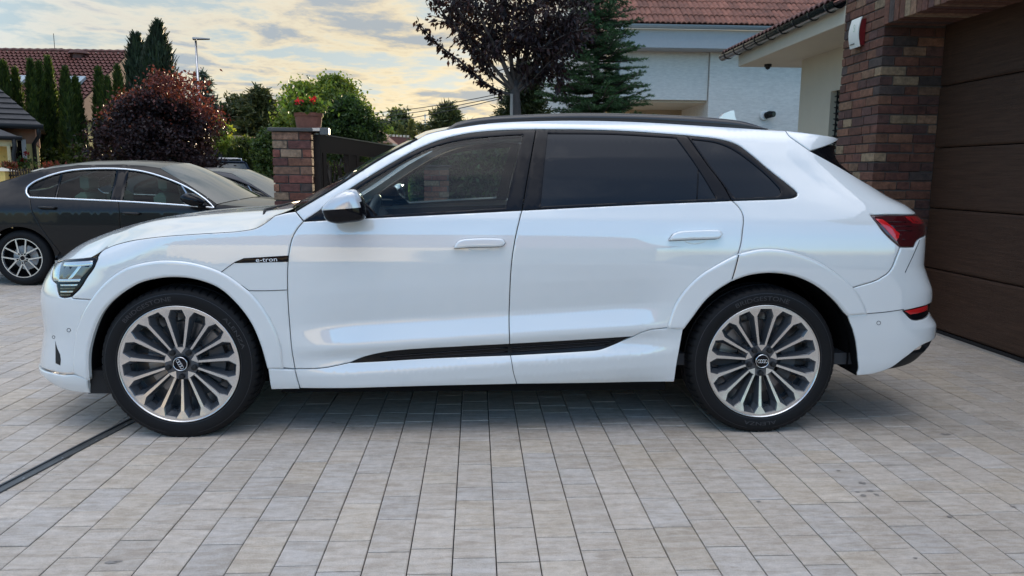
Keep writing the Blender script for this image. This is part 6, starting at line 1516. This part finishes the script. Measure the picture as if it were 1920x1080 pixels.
# long hedges
def hedge(name, label, x0, x1, y, z1, dep, base, hue, n, leaf=(.10, .06), y1=None, mat_=None):
    root = plant(name, ((x0+x1)/2, y, 0), label, 'hedge'); k = n; L = x1-x0; u = rng.random(k); face = rng.random(k)
    x = x0+L*u; yy = np.where(face < .55, y+rng.normal(0, .05, k), y+rng.random(k)*dep); z = np.where(face < .55, rng.random(k)*z1, z1+rng.normal(0, .05, k)+.05*np.sin(x*3.1)); z = np.clip(z, .05, None)
    P = np.stack([x-(x0+x1)/2, yy-y, z], 1); d = rdir(k, .5); d[:, 1] -= .3; leaves('foliage', P, d, rdir(k, .5)+np.array([0, -.6, 0]), leaf[0]*rng.uniform(.7, 1.3, k), leaf[1]*rng.uniform(.7, 1.3, k), cvar(base, k, .28, hue), mat_ or M_leaf, root)
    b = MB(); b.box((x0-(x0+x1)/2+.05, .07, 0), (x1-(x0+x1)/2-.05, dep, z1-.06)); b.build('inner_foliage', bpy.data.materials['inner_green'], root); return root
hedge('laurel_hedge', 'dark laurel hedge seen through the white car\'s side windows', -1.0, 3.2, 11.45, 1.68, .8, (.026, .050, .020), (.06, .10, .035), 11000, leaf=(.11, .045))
hedge('garden_hedge', 'clipped hedge of the garden opposite, present in the photo only as a dark reflection', -16, -9.8, -13, 2.2, 1.0, (.03, .05, .015), (.08, .10, .03), 1500)
hedge('boundary_hedge', 'long dark hedge behind the parked cars, below the tan bungalow', at_y(395, 300, 26)[0], at_y(530, 300, 26)[0]+3, 26, 1.95, 1.0, (.028, .045, .014), (.08, .10, .025), 9000)
hedge('boundary_hedge', 'hedge across the street beyond the driveway gate', -5.5, -.3, 24, 1.5, 1.0, (.030, .048, .016), (.09, .11, .03), 7000)
pxtree('distant_tree', 'dark round-headed distant tree above the orange roof', 744, 211, 300, 74, 46, (.040, .058, .028), (.13, .13, .05), n=6000, leaf=(.26, .14), nclump=55, spread=.15)
column('distant_conifer', 'pale yellowish distant conifer right of the dark round-headed tree', 772, 232, 42, 14, n=2200, base=(.12, .13, .045), hue=(.22, .20, .07), leaf=(.24, .10))
column('distant_conifer', 'second pale yellowish distant conifer, lower and further left', 752, 240, 43, 13, n=1800, base=(.12, .13, .045), hue=(.22, .20, .07), leaf=(.24, .10))
pxtree('distant_shrub', 'bright green bush just above the orange gabled roof', 722, 240, 290, 40, 38, (.12, .16, .03), (.2, .2, .05), n=2500, leaf=(.2, .12), nclump=30, cat='shrub')
conifer('cedar_tree', 'sparse cedar with upswept branches left of the plum trunk', 838, 196, 40, 96, (.050, .065, .030), (.14, .14, .05), n=3800, bot=2.6, layers=8, drop=-.8, leaf=(.30, .10))
# dark conifer behind the plum tree
conifer('yew_tree', 'dark conifer behind the plum tree trunk', 985, 118, 12.6, 175, (.020, .032, .014), (.05, .06, .02), n=26000, bot=.9, layers=26, drop=.1, leaf=(.10, .03))

# ---- fir tree: branches with needle-covered fingers
FD = 11.0; ft = at_y(1124, -95, FD); fir = plant('fir_tree', (ft[0], FD, 0), 'green fir tree with layered branches in front of the white house', 'fir tree')
NP, ND, NN, NL, NW, NC = [], [], [], [], [], []; bb = MB(); bb.tube([(0, 0, 0), (0, 0, ft[2])], [.09, .012], 8)
def finger(p0, p1, tone):
    d = p1-p0; L = np.linalg.norm(d); d = d/L; k = max(10, int(L/.0042)); t = rng.random(k); a = rng.uniform(0, 2*PI, k)
    u = np.cross(d, [0, 0, 1.0]); u /= np.linalg.norm(u)+1e-9; v = np.cross(u, d); up = np.sin(a); rad = np.cos(a)[:, None]*u+up[:, None]*v
    NP.append(p0+d*(t*L)[:, None]); ND.append(d*.75+rad*.8+np.array([0, 0, .12])); NN.append(rad+rng.normal(0, .3, (k, 3))); NL.append(np.full(k, .034)*rng.uniform(.8, 1.2, k)); NW.append(np.full(k, .010)); 
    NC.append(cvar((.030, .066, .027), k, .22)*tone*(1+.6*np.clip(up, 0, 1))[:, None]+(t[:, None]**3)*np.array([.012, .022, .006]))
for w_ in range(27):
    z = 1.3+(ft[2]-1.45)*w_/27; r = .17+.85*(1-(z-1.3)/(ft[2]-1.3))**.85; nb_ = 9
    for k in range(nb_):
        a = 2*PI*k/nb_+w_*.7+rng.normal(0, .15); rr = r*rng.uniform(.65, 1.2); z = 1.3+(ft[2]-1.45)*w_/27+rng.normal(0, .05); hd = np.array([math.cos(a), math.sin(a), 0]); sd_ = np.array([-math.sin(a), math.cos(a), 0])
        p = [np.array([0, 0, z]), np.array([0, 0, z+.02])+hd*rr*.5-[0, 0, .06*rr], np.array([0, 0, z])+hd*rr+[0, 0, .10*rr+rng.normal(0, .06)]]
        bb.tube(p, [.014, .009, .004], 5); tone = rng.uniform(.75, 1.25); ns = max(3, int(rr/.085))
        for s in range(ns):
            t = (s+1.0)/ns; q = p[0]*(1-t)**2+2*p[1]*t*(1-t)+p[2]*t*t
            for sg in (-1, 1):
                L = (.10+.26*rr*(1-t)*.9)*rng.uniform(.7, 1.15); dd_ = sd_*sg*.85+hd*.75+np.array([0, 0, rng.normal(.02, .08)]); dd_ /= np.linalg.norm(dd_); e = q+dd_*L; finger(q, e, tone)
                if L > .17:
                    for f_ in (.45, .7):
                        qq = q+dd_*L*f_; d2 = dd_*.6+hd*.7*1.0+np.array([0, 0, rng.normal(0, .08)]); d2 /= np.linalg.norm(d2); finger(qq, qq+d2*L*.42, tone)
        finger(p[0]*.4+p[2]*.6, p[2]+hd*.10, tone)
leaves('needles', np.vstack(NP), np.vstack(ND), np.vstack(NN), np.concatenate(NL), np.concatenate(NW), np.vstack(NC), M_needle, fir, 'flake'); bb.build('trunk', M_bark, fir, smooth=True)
NFIR = sum(map(len, NP))

# ---- purple plum tree
PD = 9.5; pt = at_y(969, 215, PD); plum = plant('plum_tree', (pt[0], PD, 0), 'purple-leaved plum tree with one long low branch to the left', 'tree')
def pw(px, py, dy=0.0): q = at_y(px, py, PD+dy); return np.array([q[0]-pt[0], q[1]-PD, q[2]])
tb = MB(); crot = pw(966, 178)
tb.tube([(0, 0, 0), (.0, 0, 1.0), tuple(pw(968, 214)), tuple(crot), tuple(pw(964, 150))], [.085, .07, .062, .058, .05], 12)
LP, LD, LT = [], [], []
limbs = []
def limb(pts, r0, r1):
    P = smooth_path(pts, .06); rs = np.linspace(r0, r1, len(P)); tb.tube(list(P), list(rs), 7); return P
main = [([(966, 182), (935, 171), (905, 153), (860, 113), (820, 82), (785, 44)], .022, .3), ([(962, 165), (925, 125), (880, 75), (835, 30), (800, -30)], .026, 1), ([(964, 160), (935, 100), (905, 40), (875, -60)], .030, 1), ([(964, 150), (955, 90), (945, 20), (935, -80)], .034, 1),
        ([(966, 158), (985, 100), (1000, 30), (1010, -80)], .030, 1), ([(968, 165), (1005, 120), (1035, 60), (1060, -30)], .028, 1), ([(968, 172), (1010, 140), (1050, 100), (1085, 50)], .022, .8), ([(964, 155), (930, 90), (860, 20), (820, -70)], .024, 1), ([(966, 150), (975, 60), (975, -80)], .028, 1), ([(968, 162), (1020, 90), (1085, 10), (1110, -60)], .024, 1), ([(964, 168), (900, 120), (860, 60), (850, -20)], .020, 1)]
def twig_leaves(P, dens, spread, size=1.0):
    L = np.linalg.norm(np.diff(P, axis=0), axis=1).sum(); k = max(4, int(L*dens)); s = rng.random(k)*(len(P)-1); i = np.minimum(s.astype(int), len(P)-2); f_ = (s-i)[:, None]
    q = P[i]*(1-f_)+P[i+1]*f_; t = P[i+1]-P[i]; t /= np.linalg.norm(t, axis=1, keepdims=True)+1e-9
    d = t*.5+rng.normal(0, .55, (k, 3))+np.array([0, 0, -.75]); LP.append(q+rng.normal(0, spread, (k, 3))); LD.append(d)
for pi, (pts, r0, w_) in enumerate(main):
    y_end = rng.uniform(-.9, .9) if pi not in (0,) else -.35
    P3 = [pw(p[0], p[1], y_end*(i/(len(pts)-1))) for i, p in enumerate(pts)]; P3[0] = crot*.6+P3[0]*.4; P = limb(P3, r0, .006)
    if pi == 0: twig_leaves(P[int(len(P)*.12):], 230, .022); continue
    n_sub = 17
    for k in range(n_sub):
        t = rng.uniform(.22, 1.0); i = int(t*(len(P)-1)); q = P[i]; td = P[min(i+1, len(P)-1)]-P[max(i-1, 0)]; td /= np.linalg.norm(td)+1e-9
        d = td*.8+rng.normal(0, .62, 3); d[2] = abs(d[2])*.75+.1; d /= np.linalg.norm(d); L = rng.uniform(.35, .85)
        S_ = [q, q+d*L*.5+rng.normal(0, .02, 3), q+d*L+[0, 0, -.02]]; e = S_[-1]+np.array([pt[0], PD, 0]); pe = proj(e)
        if pe[0] < 812+max(0, pe[1])*.86 or pe[0] > 1112-max(0, pe[1])*.22 or pe[1] > 185: L *= .35; S_ = [q, q+d*L*.5, q+d*L]
        Q = smooth_path(S_, .06); tb.tube(list(Q), list(np.linspace(.009, .003, len(Q))), 5); twig_leaves(Q, 62, .03)
        for kk in range(2):
            j = int(rng.uniform(.4, 1)*(len(Q)-1)); d2 = d*.5+rng.normal(0, .6, 3); d2 /= np.linalg.norm(d2); Q2 = smooth_path([Q[j], Q[j]+d2*.12, Q[j]+d2*.26+[0, 0, -.03]], .06); e2 = Q2[-1]+np.array([pt[0], PD, 0]); p2 = proj(e2)
            if p2[0] < 812+max(0, p2[1])*.84 or p2[1] > 195: continue
            tb.tube(list(Q2), .003, 4); twig_leaves(Q2, 75, .03)
    twig_leaves(P[int(len(P)*.35):], 60, .05)
LPa, LDa = np.vstack(LP), np.vstack(LD); k = len(LPa)
leaves('crown', LPa, LDa, rdir(k, .3), .078*rng.uniform(.7, 1.2, k), .036*rng.uniform(.75, 1.2, k), cvar((.017, .011, .014), k, .25, (.035, .015, .018)), M_leafr, plum)
tb.build('trunk', M_barkg, plum, smooth=True)
NPLUM = k
# a pale stake beside the plum trunk
stk = at_y(959, 215, PD-.1); b = MB(); b.tube([(stk[0], PD-.1, 0), (stk[0], PD-.1, 2.28)], .018, 8); tag(b.build('tree_stake', mat('stake_wood', (.35, .30, .25), rough=.8), smooth=True), 'thin pale stake standing beside the plum tree trunk', 'stake')

# ---- geraniums in the pot, flower box, red plants behind the fence
def flowers(root_name, label, c, rx, rz, nl, nf, green, red, cat='plant', heads=None, leaf=.05):
    root = plant(root_name, tuple(c), label, cat); k = nl; P = rng.normal(size=(k, 3))*np.array([rx, rx*.8, rz]); P[:, 2] = np.abs(P[:, 2])*.9-.03; leaves('foliage', P, rdir(k, .3), rdir(k, .8), leaf*rng.uniform(.7, 1.3, k), leaf*.8*rng.uniform(.7, 1.3, k), cvar(green, k, .25, (.12, .17, .04)), M_leaf, root)
    for (hx, hy, hz, r) in heads:
        kk = nf; Q = rdir(kk)*r*(rng.random((kk, 1))**.4)+np.array([hx, hy, hz]); leaves('flower_head', Q, rdir(kk), rdir(kk), r*.6, r*.5, cvar(red, kk, .2), M_leaf, root)
        b = MB(); b.tube([(hx*.3, hy*.3, 0), (hx, hy, hz)], .003, 4); b.build('stalk', bpy.data.materials['inner_green'], root)
    return root
pz = gz+.035+.17
h1 = at_y(565, 192, 7.3); h2 = at_y(588, 189, 7.3)
flowers('geranium_plant', 'green geranium with two red flower heads growing in the terracotta pot', (pc[0]-.03, pc[1], pz), .095, .075, 900, 60, (.045, .085, .018), (.62, .03, .05), heads=[(h1[0]-pc[0]+.03, -.10, h1[2]-pz, .040), (h2[0]-pc[0]+.03, -.08, h2[2]-pz, .034)], leaf=.042)
b_ = (wx0+wx1)/2
flowers('box_flowers', 'dark red flowers in the box under the yellow house window', (xat(30, 20.4), 20.4, zat(30, 312, 20.4)), .22, .16, 350, 40, (.03, .05, .02), (.25, .015, .02), heads=[(-.1, 0, .2, .09), (.2, 0, .15, .08), (.28, 0, .35, .07)], leaf=.09)
for i, (px0, px1, lab) in enumerate(((8, 24, 'reddish spiky plants behind the iron fence bars'), (80, 108, 'red spiky plants right of the yellow fence post'))):
    x0_, x1_ = xat(px0, 17.3), xat(px1, 17.3); root = plant('red_plant', ((x0_+x1_)/2, 17.3, 0), lab, 'plant'); k = 700; P = np.stack([rng.uniform(x0_, x1_, k)-(x0_+x1_)/2, rng.normal(0, .12, k), rng.uniform(.4, 1.42, k)], 1)
    leaves('foliage', P, rdir(k, 2.0), rdir(k), .13, .045, cvar((.22, .045, .03), k, .3, (.05, .06, .02)), M_leaf, root); b = MB()
    for j in range(7): x = (x1_-x0_)*(j/6-.5); b.tube([(x, 0, 0), (x*1.05, 0, 1.3)], .012, 4)
    b.build('stem', M_bark, root)
root = plant('fence_shrub', (xat(35, 17.4), 17.4, 0), 'yellow-green leaves showing between the fence bars', 'shrub'); k = 900; P = rng.normal(size=(k, 3))*np.array([.28, .15, .2])+[0, 0, .7]; leaves('foliage', P, rdir(k, .4), rdir(k), .10, .06, cvar((.10, .12, .03), k, .3, (.25, .2, .05)), M_leaf, root); b = MB(); b.tube([(0, 0, 0), (0, 0, .7)], .02, 5); b.build('stem', M_bark, root)
print('leaf counts', NFIR, NPLUM)
